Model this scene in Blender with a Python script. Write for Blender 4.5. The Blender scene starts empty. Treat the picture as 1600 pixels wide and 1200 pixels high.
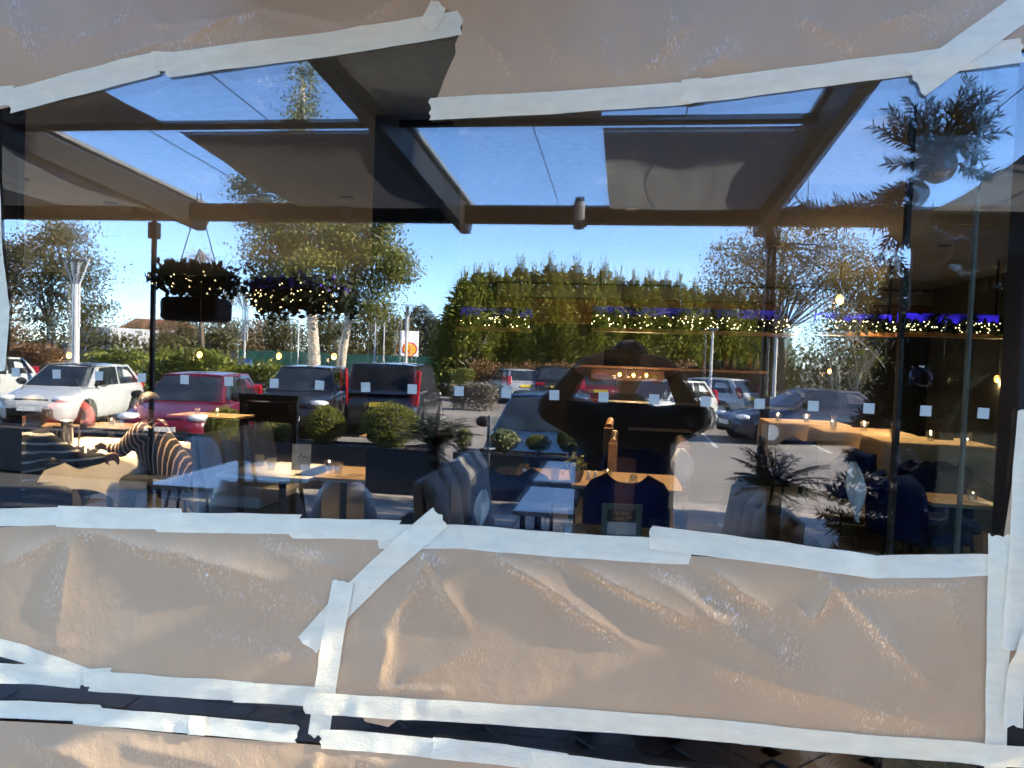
import bpy, bmesh, math, random
import numpy as np
from mathutils import Vector, Matrix, noise

# ------------------------------------------------------------------ camera, world, sun, exposure
S = bpy.context.scene
COL = S.collection
rad = math.radians
PI = math.pi
F = 1200.0                                    # focal length in pixels of the 1600 x 1200 photograph
CAM = Vector((0.0, -1.6, 1.75))
RC = Matrix.Rotation(rad(8.6), 3, 'Z') @ Matrix.Rotation(rad(90 - 2.2), 3, 'X') @ Matrix.Rotation(rad(2.0), 3, 'Z')
cd = bpy.data.cameras.new('camera')
cam = bpy.data.objects.new('camera', cd)
COL.objects.link(cam)
cam.matrix_world = Matrix.Translation(CAM) @ RC.to_4x4()
cd.sensor_width = 36.0
cd.lens = 36.0 * F / 1600.0
cd.clip_start = 0.05
cd.clip_end = 2000.0
S.camera = cam

SUN = Vector((math.cos(rad(-2.4)), math.sin(rad(-2.4)), 0.0)) * math.cos(rad(27)) + Vector((0, 0, math.sin(rad(27))))
w = bpy.data.worlds.new('World')
S.world = w
w.use_nodes = True
nt = w.node_tree
sky = nt.nodes.new('ShaderNodeTexSky')
sky.sky_type = 'NISHITA'
sky.sun_disc = False
sky.sun_elevation = rad(27)
sky.sun_rotation = math.atan2(SUN.x, SUN.y)
sky.air_density = 0.8
sky.altitude = 2500
sky.dust_density = 0.0
sky.ozone_density = 3.0
bg = nt.nodes['Background']
bg.inputs['Strength'].default_value = 0.15
wb = nt.nodes.new('ShaderNodeMix')
wb.data_type = 'RGBA'
wb.blend_type = 'MULTIPLY'
wb.inputs[0].default_value = 1.0
wb.inputs[7].default_value = (0.86, 0.92, 0.98, 1.0)
nt.links.new(sky.outputs[0], wb.inputs[6])
nt.links.new(wb.outputs[2], bg.inputs[0])
sd = bpy.data.lights.new('sun', 'SUN')
sd.energy = 5.0
sd.angle = rad(0.5)
sd.color = (1.0, 0.90, 0.76)
sun = bpy.data.objects.new('sun', sd)
COL.objects.link(sun)
sun.rotation_euler = SUN.to_track_quat('Z', 'Y').to_euler()

S.view_settings.view_transform = 'Standard'
S.view_settings.look = 'None'
S.view_settings.exposure = 3.55
S.view_settings.gamma = 1.0
S.view_settings.use_curve_mapping = False
S.render.engine = 'CYCLES'
cy = S.cycles
cy.max_bounces = 9
cy.diffuse_bounces = 3
cy.glossy_bounces = 5
cy.transmission_bounces = 6
cy.transparent_max_bounces = 24
cy.caustics_reflective = False
cy.caustics_refractive = False
cy.sample_clamp_indirect = 6.0
cy.use_denoising = True
try:
    cy.denoiser = 'OPENIMAGEDENOISE'
except Exception:
    pass

# ------------------------------------------------------------------ places: a line of sight meets the glass, the room behind it, or (mirrored) the terrace
def ray(u, v):
    return RC @ Vector(((u - 800) / F, (600 - v) / F, -1.0))
def at(u, v, y):
    r = ray(u, v)
    return CAM + r * ((y - CAM.y) / r.y)
def out(u, v, q):
    p = at(u, v, q)
    return Vector((p.x, -p.y, p.z))
def at_z(u, v, z):
    r = ray(u, v)
    return CAM + r * ((z - CAM.z) / r.z)
def out_z(u, v, z):
    p = at_z(u, v, z)
    return Vector((p.x, -p.y, p.z))

# ------------------------------------------------------------------ materials
def newmat(name):
    m = bpy.data.materials.new(name)
    m.use_nodes = True
    t = m.node_tree
    return m, t, t.nodes['Principled BSDF']
MATS = {}
def M(name, col, rough=0.55, metal=0.0, var=0.14, scale=18.0, bump=0.0, bscale=150.0, emit=0.0, spec=0.5, coat=0.0, stretch=None, sheen=0.0):
    if name in MATS:
        return MATS[name]
    m, t, b = newmat(name)
    tc = t.nodes.new('ShaderNodeTexCoord')
    vec = tc.outputs['Object']
    if stretch:
        mp = t.nodes.new('ShaderNodeMapping')
        mp.inputs['Scale'].default_value = stretch
        t.links.new(vec, mp.inputs[0])
        vec = mp.outputs[0]
    n = t.nodes.new('ShaderNodeTexNoise')
    n.inputs['Scale'].default_value = scale
    n.inputs['Detail'].default_value = 5
    t.links.new(vec, n.inputs['Vector'])
    r = t.nodes.new('ShaderNodeValToRGB')
    r.color_ramp.elements[0].position = 0.3
    r.color_ramp.elements[1].position = 0.7
    r.color_ramp.elements[0].color = tuple(min(1, c * (1 - var)) for c in col) + (1,)
    r.color_ramp.elements[1].color = tuple(min(1, c * (1 + var)) for c in col) + (1,)
    t.links.new(n.outputs[0], r.inputs[0])
    t.links.new(r.outputs[0], b.inputs['Base Color'])
    b.inputs['Roughness'].default_value = rough
    b.inputs['Metallic'].default_value = metal
    b.inputs['Specular IOR Level'].default_value = spec
    b.inputs['Coat Weight'].default_value = coat
    b.inputs['Sheen Weight'].default_value = sheen
    if emit:
        b.inputs['Emission Color'].default_value = tuple(col) + (1,)
        b.inputs['Emission Strength'].default_value = emit
    if bump:
        n2 = t.nodes.new('ShaderNodeTexNoise')
        n2.inputs['Scale'].default_value = bscale
        n2.inputs['Detail'].default_value = 4
        t.links.new(vec, n2.inputs['Vector'])
        bp = t.nodes.new('ShaderNodeBump')
        bp.inputs['Strength'].default_value = bump
        bp.inputs['Distance'].default_value = 0.01
        t.links.new(n2.outputs[0], bp.inputs['Height'])
        t.links.new(bp.outputs[0], b.inputs['Normal'])
    MATS[name] = m
    return m
def leafmat(name, cols, trans=0.3, rough=0.55):
    """Leaves: each loose leaf picks its own tint."""
    if name in MATS:
        return MATS[name]
    m, t, b = newmat(name)
    g = t.nodes.new('ShaderNodeNewGeometry')
    r = t.nodes.new('ShaderNodeValToRGB')
    e = r.color_ramp.elements
    while len(e) < len(cols):
        e.new(0.5)
    for i, c in enumerate(cols):
        e[i].position = i / (len(cols) - 1)
        e[i].color = tuple(c) + (1,)
    t.links.new(g.outputs['Random Per Island'], r.inputs[0])
    t.links.new(r.outputs[0], b.inputs['Base Color'])
    b.inputs['Roughness'].default_value = rough
    b.inputs['Specular IOR Level'].default_value = 0.35
    tr = t.nodes.new('ShaderNodeBsdfTranslucent')
    t.links.new(r.outputs[0], tr.inputs[0])
    mx = t.nodes.new('ShaderNodeMixShader')
    mx.inputs[0].default_value = trans
    o = t.nodes['Material Output']
    t.links.new(b.outputs[0], mx.inputs[1])
    t.links.new(tr.outputs[0], mx.inputs[2])
    t.links.new(mx.outputs[0], o.inputs[0])
    MATS[name] = m
    return m
def clearmat(name, refl, tint=(0.96, 0.98, 0.97), rough=0.0, wave=0.0):
    """Thin clear sheet: part mirror, part straight through."""
    if name in MATS:
        return MATS[name]
    m, t, b = newmat(name)
    t.nodes.remove(b)
    a = t.nodes.new('ShaderNodeBsdfTransparent')
    a.inputs[0].default_value = tuple(tint) + (1,)
    g = t.nodes.new('ShaderNodeBsdfGlossy')
    g.inputs['Roughness'].default_value = rough
    g.inputs['Color'].default_value = (1, 1, 1, 1)
    mx = t.nodes.new('ShaderNodeMixShader')
    mx.inputs[0].default_value = refl
    t.links.new(a.outputs[0], mx.inputs[1])
    t.links.new(g.outputs[0], mx.inputs[2])
    t.links.new(mx.outputs[0], t.nodes['Material Output'].inputs[0])
    if wave:
        tc = t.nodes.new('ShaderNodeTexCoord')
        n = t.nodes.new('ShaderNodeTexNoise')
        n.inputs['Scale'].default_value = 3.0
        n.inputs['Detail'].default_value = 0.0
        t.links.new(tc.outputs['Object'], n.inputs['Vector'])
        bp = t.nodes.new('ShaderNodeBump')
        bp.inputs['Strength'].default_value = 1.0
        bp.inputs['Distance'].default_value = wave
        t.links.new(n.outputs[0], bp.inputs['Height'])
        t.links.new(bp.outputs[0], g.inputs['Normal'])
    MATS[name] = m
    return m
def veilmat(name, col, clear, rough=0.6, bump=0.0, bscale=400, stretch=None, trans=0.0, var=0.06):
    """Thin sheet one sees a little through: tape, frosted film, fine cloth."""
    if name in MATS:
        return MATS[name]
    m = M(name, col, rough, var=var, bump=bump, bscale=bscale, stretch=stretch, scale=60)
    t = m.node_tree
    b = t.nodes['Principled BSDF']
    src = b
    if trans:
        tl = t.nodes.new('ShaderNodeBsdfTranslucent')
        tl.inputs[0].default_value = tuple(col) + (1,)
        m1 = t.nodes.new('ShaderNodeMixShader')
        m1.inputs[0].default_value = trans
        t.links.new(b.outputs[0], m1.inputs[1])
        t.links.new(tl.outputs[0], m1.inputs[2])
        src = m1
    if clear:
        a = t.nodes.new('ShaderNodeBsdfTransparent')
        mx = t.nodes.new('ShaderNodeMixShader')
        mx.inputs[0].default_value = clear
        t.links.new(src.outputs[0], mx.inputs[1])
        t.links.new(a.outputs[0], mx.inputs[2])
        src = mx
    t.links.new(src.outputs[0], t.nodes['Material Output'].inputs[0])
    return m

# ------------------------------------------------------------------ mesh helpers
class MB:
    def __init__(s):
        s.v, s.f, s.mi = [], [], []
    def add(s, verts, faces, mi=0):
        k = len(s.v)
        s.v += [tuple(p) for p in verts]
        s.f += [tuple(i + k for i in f) for f in faces]
        s.mi += [mi] * len(faces)
        return s
    def box(s, c, d, rot=None, mi=0, taper=1.0):
        x, y, z = d[0] / 2, d[1] / 2, d[2] / 2
        pts = [Vector((a * x * (taper if e > 0 else 1), b * y * (taper if e > 0 else 1), e * z)) for e in (-1, 1) for a, b in ((-1, -1), (1, -1), (1, 1), (-1, 1))]
        if rot is not None:
            pts = [rot @ p for p in pts]
        c = Vector(c)
        return s.add([p + c for p in pts], [(3, 2, 1, 0), (4, 5, 6, 7), (0, 1, 5, 4), (1, 2, 6, 5), (2, 3, 7, 6), (3, 0, 4, 7)], mi)
    def tube(s, pts, rads, n=8, cap=True, mi=0):
        pts = [Vector(p) for p in pts]
        if not isinstance(rads, (list, tuple)):
            rads = [rads] * len(pts)
        rings = []
        prev = None
        for i, p in enumerate(pts):
            d = (pts[min(i + 1, len(pts) - 1)] - pts[max(i - 1, 0)]).normalized()
            if prev is None:
                a = d.orthogonal().normalized()
            else:
                a = (prev - d * prev.dot(d))
                a = a.normalized() if a.length > 1e-6 else d.orthogonal().normalized()
            prev = a
            b = d.cross(a)
            rings.append([p + (a * math.cos(2 * PI * k / n) + b * math.sin(2 * PI * k / n)) * rads[i] for k in range(n)])
        vs = [q for r in rings for q in r]
        fs = [(i * n + k, i * n + (k + 1) % n, (i + 1) * n + (k + 1) % n, (i + 1) * n + k) for i in range(len(pts) - 1) for k in range(n)]
        if cap:
            fs += [tuple(range(n - 1, -1, -1)), tuple((len(pts) - 1) * n + k for k in range(n))]
        return s.add(vs, fs, mi)
    def lathe(s, prof, n=16, c=(0, 0, 0), mi=0, axis='z'):
        c = Vector(c)
        vs = []
        for r, z in prof:
            for k in range(n):
                a = 2 * PI * k / n
                p = (r * math.cos(a), r * math.sin(a), z)
                if axis == 'y':
                    p = (p[0], p[2], p[1])
                vs.append(c + Vector(p))
        fs = [(i * n + k, i * n + (k + 1) % n, (i + 1) * n + (k + 1) % n, (i + 1) * n + k) for i in range(len(prof) - 1) for k in range(n)]
        fs += [tuple(range(n - 1, -1, -1)), tuple((len(prof) - 1) * n + k for k in range(n))]
        return s.add(vs, fs, mi)
    def ball(s, c, r, n=12, m=8, mi=0):
        if not isinstance(r, (list, tuple)):
            r = (r, r, r)
        c = Vector(c)
        vs = [c + Vector((0, 0, -r[2]))]
        for i in range(1, m):
            t = -PI / 2 + PI * i / m
            vs += [c + Vector((r[0] * math.cos(t) * math.cos(2 * PI * k / n), r[1] * math.cos(t) * math.sin(2 * PI * k / n), r[2] * math.sin(t))) for k in range(n)]
        vs.append(c + Vector((0, 0, r[2])))
        fs = [(0, 1 + (k + 1) % n, 1 + k) for k in range(n)]
        for i in range(m - 2):
            fs += [(1 + i * n + k, 1 + i * n + (k + 1) % n, 1 + (i + 1) * n + (k + 1) % n, 1 + (i + 1) * n + k) for k in range(n)]
        L = len(vs) - 1
        fs += [(L, 1 + (m - 2) * n + k, 1 + (m - 2) * n + (k + 1) % n) for k in range(n)]
        return s.add(vs, fs, mi)
    def grid(s, P, mi=0):
        """P: rows of points."""
        n, m = len(P), len(P[0])
        return s.add([q for r in P for q in r], [(i * m + j, i * m + j + 1, (i + 1) * m + j + 1, (i + 1) * m + j) for i in range(n - 1) for j in range(m - 1)], mi)
    def build(s, name, mats, parent=None, smooth=False, bevel=0.0, subsurf=0, center=False):
        me = bpy.data.meshes.new(name)
        vs = s.v
        c = Vector((0, 0, 0))
        if center:
            c = sum((Vector(p) for p in vs), Vector()) / len(vs)
            vs = [tuple(Vector(p) - c) for p in vs]
        me.from_pydata(vs, [], s.f)
        if not isinstance(mats, (list, tuple)):
            mats = [mats]
        for m in mats:
            me.materials.append(m)
        me.polygons.foreach_set('material_index', s.mi)
        if smooth:
            me.polygons.foreach_set('use_smooth', [True] * len(s.f))
        me.update()
        return link(name, me, parent, c, bevel, subsurf)
def link(name, me, parent=None, loc=(0, 0, 0), bevel=0.0, subsurf=0):
    o = bpy.data.objects.new(name, me)
    COL.objects.link(o)
    o.location = loc
    if parent is not None:
        o.parent = parent
    if bevel:
        b = o.modifiers.new('edge', 'BEVEL')
        b.width = bevel
        b.segments = 2
        b.limit_method = 'ANGLE'
        b.angle_limit = rad(40)
    if subsurf:
        b = o.modifiers.new('sub', 'SUBSURF')
        b.levels = b.render_levels = subsurf
    return o
def quads_mesh(name, V, mat, smooth=False):
    """V: (n,4,3) array, every quad on its own."""
    V = np.asarray(V, dtype=np.float32)
    n = len(V)
    me = bpy.data.meshes.new(name)
    me.vertices.add(4 * n)
    me.vertices.foreach_set('co', V.ravel())
    me.loops.add(4 * n)
    me.loops.foreach_set('vertex_index', np.arange(4 * n, dtype=np.int32))
    me.polygons.add(n)
    me.polygons.foreach_set('loop_start', np.arange(0, 4 * n, 4, dtype=np.int32))
    me.update(calc_edges=True)
    me.materials.append(mat)
    return me
RNG = np.random.default_rng(7)
def unit(a):
    return a / np.maximum(1e-9, np.linalg.norm(a, axis=-1, keepdims=True))
def leaf_quads(C, D, L, W, N=None):
    """Diamond leaves: centres C, directions D (n,3), length L, width W (scalars or n)."""
    C = np.asarray(C, float)
    D = unit(np.asarray(D, float))
    n = len(C)
    if N is None:
        N = RNG.normal(size=(n, 3))
    side = unit(np.cross(D, N))
    L = np.broadcast_to(np.asarray(L, float), (n,))[:, None]
    W = np.broadcast_to(np.asarray(W, float), (n,))[:, None]
    return np.stack([C - D * L / 2, C + side * W / 2, C + D * L / 2, C - side * W / 2], axis=1)

def thing(name, label, cat, loc=(0, 0, 0), rz=0.0, group=None):
    o = bpy.data.objects.new(name, None)
    COL.objects.link(o)
    o.empty_display_size = 0.1
    o.location = loc
    o.rotation_euler = (0, 0, rz)
    return tag(o, label, cat, group)
def tag(o, label, cat, group=None):
    o['label'] = label
    o['category'] = cat
    if group:
        o['group'] = group
    return o
def struct(o):
    o['kind'] = 'structure'
    return o
def stuff(o):
    o['kind'] = 'stuff'
    return o
def copy_tree(o, parent=None):
    c = o.copy()
    COL.objects.link(c)
    if parent is not None:
        c.parent = parent
    for ch in list(o.children):
        copy_tree(ch, c)
    return c
def place_copy(src, first, loc, rz, label, group=None):
    o = src if first else copy_tree(src)
    o.location = loc
    o.rotation_euler = (0, 0, rz)
    o['label'] = label
    if group:
        o['group'] = group
    return o

# ------------------------------------------------------------------ common materials
BLACK = M('black_metal', (0.010, 0.010, 0.011), 0.45, spec=0.2)
DARKBROWN = M('dark_brown_paint', (0.010, 0.009, 0.0085), 0.55, spec=0.3)
GREYPAINT = M('grey_paint', (0.16, 0.16, 0.16), 0.45)
WHITEPAINT = M('white_paint', (0.78, 0.78, 0.76), 0.4, var=0.05)
STEEL = M('brushed_steel', (0.55, 0.55, 0.56), 0.28, 1.0, var=0.06)
GLASSF = clearmat('reflective_glass', 0.132, (0.93, 0.96, 0.95), wave=0.00012)
GLASSI = clearmat('inner_glass', 0.036, (0.95, 0.97, 0.96))
GLASSC = clearmat('clear_glass', 0.0, (0.985, 0.99, 0.985))
TUMBLER = clearmat('tumbler_glass', 0.22, (0.90, 0.92, 0.92), rough=0.02)
ROOFGLASS = clearmat('roof_glass', 0.10, (0.90, 0.94, 0.96))

# ------------------------------------------------------------------ ground
asphalt = M('asphalt', (0.20, 0.18, 0.155), 0.85, var=0.3, scale=0.35, bump=0.5, bscale=60, stretch=(0.25, 1.0, 1.0))
m = MB()
m.add([(-400, -400, -0.3), (400, -400, -0.3), (400, -7.9, -0.3), (-400, -7.9, -0.3)], [(0, 1, 2, 3)])
struct(m.build('car_park_road', asphalt))
m = MB()
m.add([(-400, -7.9, -0.32), (400, -7.9, -0.32), (400, 400, -0.32), (-400, 400, -0.32)], [(0, 1, 2, 3)])
struct(m.build('ground', M('soil', (0.10, 0.08, 0.06), 0.9)))
# white parking lines on the asphalt
line_mat = M('road_line_paint', (0.62, 0.61, 0.57), 0.7, var=0.25, scale=9)
for k in range(9):
    x = -13.5 + 2.6 * k
    m = MB().add([(x, -22, -0.296), (x + 0.1, -22, -0.296), (x + 0.1, -17.2, -0.296), (x, -17.2, -0.296)], [(0, 1, 2, 3)])
    struct(m.build('parking_line', line_mat))
m = MB().box((0, -7.83, -0.16), (40, 0.15, 0.36))
struct(m.build('kerb', M('kerb_concrete', (0.30, 0.28, 0.26), 0.85, var=0.2, scale=6, bump=0.3), bevel=0.015))
terr = MB().box((0, -3.87, -0.06), (40, 7.76, 0.07)).build('terrace', M('terrace_bed', (0.05, 0.048, 0.045), 0.9))
struct(terr)
slab_mats = [M('paver_pale', (0.42, 0.36, 0.29), 0.6, var=0.18, scale=5, bump=0.25), M('paver_mid', (0.34, 0.295, 0.24), 0.6, var=0.2, scale=6, bump=0.25), M('paver_dark', (0.20, 0.18, 0.155), 0.55, var=0.2, scale=6, bump=0.25)]
rnd = random.Random(3)
slabs = []
for mt in slab_mats:
    mb = MB().box((0, 0, 0), (0.592, 0.592, 0.04))
    o = mb.build('slab', mt, terr, bevel=0.004)
    slabs.append(o)
first = [True] * 3
for i in range(18):
    for j in range(13):
        k = rnd.choice((0, 0, 1, 1, 2))
        if first[k]:
            o, first[k] = slabs[k], False
        else:
            o = slabs[k].copy()
            COL.objects.link(o)
        o.location = (-5.6 + 0.6 * i + 0.3 * (j % 2), -0.32 - 0.6 * j, -0.007 + rnd.uniform(-0.0015, 0.0015))

# ------------------------------------------------------------------ the building: facade over the glass, roof, dark room behind
b = thing('restaurant_building', 'low restaurant building with a dark framed glass front and plain wall above the window', 'building', (0, 0, 0))
render_wall = M('facade_render', (0.10, 0.095, 0.09), 0.8, bump=0.2)
mb = MB().box((-1.0, 0.14, 3.9), (22, 0.28, 1.4))
mb.box((-8.15, 0.14, 1.6), (7.7, 0.28, 3.2)).box((6.7, 0.14, 1.6), (6.6, 0.28, 3.2)).box((-0.5, 0.14, 0.04), (7.7, 0.28, 0.08))
mb.build('facade_wall', render_wall, b)
MB().box((-1.0, 6.9, 4.66), (22.4, 14.4, 0.12)).build('roof', M('roof_felt', (0.06, 0.06, 0.06), 0.9), b)
for x in (-11.9, 9.9):
    MB().box((x, 7.0, 2.3), (0.2, 13.7, 4.6)).build('side_wall', render_wall, b)
rear = MB().box((-1.0, 13.95, 2.3), (22, 0.2, 4.6)).build('rear_wall', render_wall, b)

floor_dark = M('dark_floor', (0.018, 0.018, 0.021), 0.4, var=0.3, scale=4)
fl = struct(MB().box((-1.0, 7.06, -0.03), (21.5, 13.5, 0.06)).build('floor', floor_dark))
tile_m = [M('floor_tile_slate', (0.030, 0.031, 0.036), 0.32, var=0.25, scale=7), M('floor_tile_blue_grey', (0.045, 0.047, 0.055), 0.35, var=0.25, scale=7)]
src = [MB().box((0, 0, 0), (0.585, 0.185, 0.012)).build('floor_tile', tm, fl, bevel=0.003) for tm in tile_m]
used = [False, False]
for i in range(10):
    for j in range(13):
        k = (i + j) % 2
        o = src[k] if not used[k] else src[k].copy()
        if used[k]:
            COL.objects.link(o)
        used[k] = True
        o.rotation_euler = (0, 0, rad(45 if i % 2 else -45))
        o.location = (-2.1 + 0.43 * i, 0.45 + 0.268 * j, 0.0365 - 0.03)
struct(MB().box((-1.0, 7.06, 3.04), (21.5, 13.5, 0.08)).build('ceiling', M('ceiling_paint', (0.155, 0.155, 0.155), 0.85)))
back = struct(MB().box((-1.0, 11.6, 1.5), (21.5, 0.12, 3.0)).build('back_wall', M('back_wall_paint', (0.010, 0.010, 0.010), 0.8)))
band_m = M('wood_band', (0.16, 0.075, 0.03), 0.5, var=0.35, scale=3, stretch=(0.4, 4, 8))
MB().box((2.2, 11.50, 2.52), (9.0, 0.06, 0.42)).build('wood_band', band_m, back)
MB().box((2.2, 11.50, 2.86), (9.0, 0.05, 0.22)).build('grey_panel', M('grey_panel', (0.20, 0.19, 0.17), 0.8), back)
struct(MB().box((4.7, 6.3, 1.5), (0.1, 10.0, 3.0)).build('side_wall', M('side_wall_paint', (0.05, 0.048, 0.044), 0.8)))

# ------------------------------------------------------------------ the window: two panes of glass, black frame, film squares
def window(x0, x1, label, squares):
    z0, z1 = 0.08, 3.2
    t = thing('shop_window', label, 'window', ((x0 + x1) / 2, 0, z0))
    W, H = x1 - x0, z1 - z0
    mb = MB()
    mb.box((0, 0.006, H / 2), (W, 0.008, H))
    mb.mi = [1, 1, 0, 1, 1, 1]
    mb.build('outer_pane', [GLASSF, GLASSC], t)
    mb = MB()
    mb.box((0, 0, H / 2), (W - 0.03, 0.006, H))
    mb.mi = [1, 1, 0, 1, 1, 1]
    p = mb.build('inner_pane', [GLASSI, GLASSC], t)
    p.location = (0, 0.034, 0)
    p.rotation_euler = (0, 0, rad(0.26))
    if squares:
        film = veilmat('frosted_film', (0.44, 0.46, 0.42), 0.2, 0.5)
        xs = [24, 88, 154, 221, 288, 357, 428, 499, 571, 644, 717, 791, 866, 943, 1022, 1103, 1187, 1271, 1358, 1447, 1537]
        mb = MB().box((0, 0, 0), (0.0205, 0.0012, 0.0205))
        s = mb.build('frosted_square', film, t)
        for k, u in enumerate(xs):
            v = 584.5 + (u - 88) * 0.0423
            p = at(u, v, 0)
            o = s if k == 0 else s.copy()
            if k:
                COL.objects.link(o)
            o.location = (p.x - (x0 + x1) / 2, 0.0012, p.z - z0)
            o.rotation_euler = (0, rnd.uniform(-0.05, 0.05), 0)
    MB().box((0, 0.04, -0.0), (W, 0.085, 0.08)).box((0, 0.04, H + 0.03), (W, 0.085, 0.06)).build('window_frame', BLACK, t, bevel=0.004)
    return t
XL, XR = -1.462, 0.738
window(XL, XR, 'large glass pane mirroring the car park, brown paper taped above and below', True)
window(-4.0, XL - 0.06, 'clear glass pane beyond the taped edge past the two diners', False)
window(XR + 0.07, 3.2, 'clear glass pane beyond the black upright past the fir garland', False)
mull_lab = {XL - 0.03: 'black window upright half hidden under white tape near the lamp post reflection',
            XR + 0.035: 'black window upright beside the fir garland with loose white tape on it', -4.03: 'black window upright far along the glass front', 3.23: 'black window upright at the end of the glass front'}
for x, lab in mull_lab.items():
    wd = 0.07 if x > 0 else 0.06
    o = MB().box((x, 0.036, 1.66), (wd - 0.004, 0.08, 3.16))
    for k in range(4):
        o.ball((x, -0.004, 0.95 + 0.04 * k), (0.004, 0.002, 0.004), 6, 4)
    tag(o.build('window_upright', BLACK, center=True), lab, 'window frame', 'uprights of the glass front')

# ------------------------------------------------------------------ brown paper
def papermat():
    m, t, b = newmat('brown_paper')
    tc = t.nodes.new('ShaderNodeTexCoord')
    def noise_(scale, detail=4, rough=0.5, vec=None):
        n = t.nodes.new('ShaderNodeTexNoise')
        n.inputs['Scale'].default_value = scale
        n.inputs['Detail'].default_value = detail
        n.inputs['Roughness'].default_value = rough
        t.links.new(vec or tc.outputs['Object'], n.inputs['Vector'])
        return n.outputs[0]
    r = t.nodes.new('ShaderNodeValToRGB')
    r.color_ramp.elements[0].position, r.color_ramp.elements[1].position = 0.3, 0.72
    r.color_ramp.elements[0].color = (0.46, 0.292, 0.165, 1)
    r.color_ramp.elements[1].color = (0.52, 0.337, 0.196, 1)
    t.links.new(noise_(4.0, 6), r.inputs[0])
    t.links.new(r.outputs[0], b.inputs['Base Color'])
    b.inputs['Roughness'].default_value = 0.36
    b.inputs['Specular IOR Level'].default_value = 0.22
    # fibres and hard little glints of the coated side
    mp = t.nodes.new('ShaderNodeMapping')
    mp.inputs['Scale'].default_value = (1.0, 1.0, 0.45)
    mp.inputs['Rotation'].default_value = (0, rad(35), 0)
    t.links.new(tc.outputs['Object'], mp.inputs[0])
    b1 = t.nodes.new('ShaderNodeBump')
    b1.inputs['Strength'].default_value = 0.8
    b1.inputs['Distance'].default_value = 0.0006
    t.links.new(noise_(420, 2, 0.5, mp.outputs[0]), b1.inputs['Height'])
    b2 = t.nodes.new('ShaderNodeBump')
    b2.inputs['Strength'].default_value = 0.4
    b2.inputs['Distance'].default_value = 0.004
    t.links.new(noise_(22, 5, 0.55), b2.inputs['Height'])
    t.links.new(b2.outputs[0], b1.inputs['Normal'])
    t.links.new(b1.outputs[0], b.inputs['Normal'])
    # glossy flecks put along the folds to imitate sun glints
    v = t.nodes.new('ShaderNodeMath')
    v.operation = 'GREATER_THAN'
    v.inputs[1].default_value = 0.585
    t.links.new(noise_(230, 1, 0.4, mp.outputs[0]), v.inputs[0])
    at_ = t.nodes.new('ShaderNodeAttribute')
    at_.attribute_name = 'fold_glint'
    mm = t.nodes.new('ShaderNodeMath')
    mm.operation = 'MULTIPLY'
    t.links.new(v.outputs[0], mm.inputs[0])
    t.links.new(at_.outputs['Fac'], mm.inputs[1])
    t.links.new(mm.outputs[0], b.inputs['Coat Weight'])
    b.inputs['Coat Roughness'].default_value = 0.30
    b.inputs['Coat IOR'].default_value = 2.4
    b3 = t.nodes.new('ShaderNodeBump')
    b3.inputs['Strength'].default_value = 1.0
    b3.inputs['Distance'].default_value = 0.007
    t.links.new(noise_(190, 1, 0.4, mp.outputs[0]), b3.inputs['Height'])
    t.links.new(b2.outputs[0], b3.inputs['Normal'])
    t.links.new(b3.outputs[0], b.inputs['Coat Normal'])
    return m
PAPER = papermat()
def poly_at(pl, s):
    d = [0.0]
    for a, b_ in zip(pl, pl[1:]):
        d.append(d[-1] + math.hypot(b_[0] - a[0], b_[1] - a[1]))
    x = s * d[-1]
    for i in range(len(pl) - 1):
        if x <= d[i + 1] or i == len(pl) - 2:
            k = (x - d[i]) / max(1e-9, d[i + 1] - d[i])
            return (pl[i][0] + (pl[i + 1][0] - pl[i][0]) * k, pl[i][1] + (pl[i + 1][1] - pl[i][1]) * k)
def sst(x):
    x = max(0.0, min(1.0, x))
    return x * x * (3 - 2 * x)
SC = [0.0]
def folds_h(u, v, folds):
    h = 0.0
    SC[0] = 0.05
    for (x0, y0, x1, y1, wd, ht, asym) in folds:
        dx, dy = x1 - x0, y1 - y0
        L = math.hypot(dx, dy)
        s = ((u - x0) * dx + (v - y0) * dy) / (L * L)
        if s < -0.15 or s > 1.15:
            continue
        r = ((u - x0) * dy - (v - y0) * dx) / L
        r += 5 * noise.noise(Vector((u * 0.02, v * 0.02, x0)))
        wl = wd * (0.55 + 0.9 * max(0, min(1, s)))
        k = abs(r) / (wl * (1 + asym if r > 0 else 1 - asym))
        tp = sst((s + 0.12) / 0.2) * sst((1.12 - s) / 0.55)
        SC[0] = max(SC[0], tp * min(1.3, ht / 9.0) * math.exp(-(r * (1 if asym >= 0 else -1) / wl + 0.35) ** 2 * 2.2))  # glint strength, placed on one flank of each fold
        h += ht * tp * (0.5 * math.exp(-k * k) + 0.6 * math.exp(-2.6 * k))
    return h
HMAP = {}
def hput(u, v, h):
    k = (int(u // 5), int(v // 5))
    if HMAP.get(k, 0) < h:
        HMAP[k] = h
def hget(u, v):
    a_, b_ = int(u // 5), int(v // 5)
    return max(HMAP.get((a_ + i, b_ + j), 0.0065 if u > 1540 else 0.0016) for i in (-1, 0, 1) for j in (-1, 0, 1))
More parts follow.
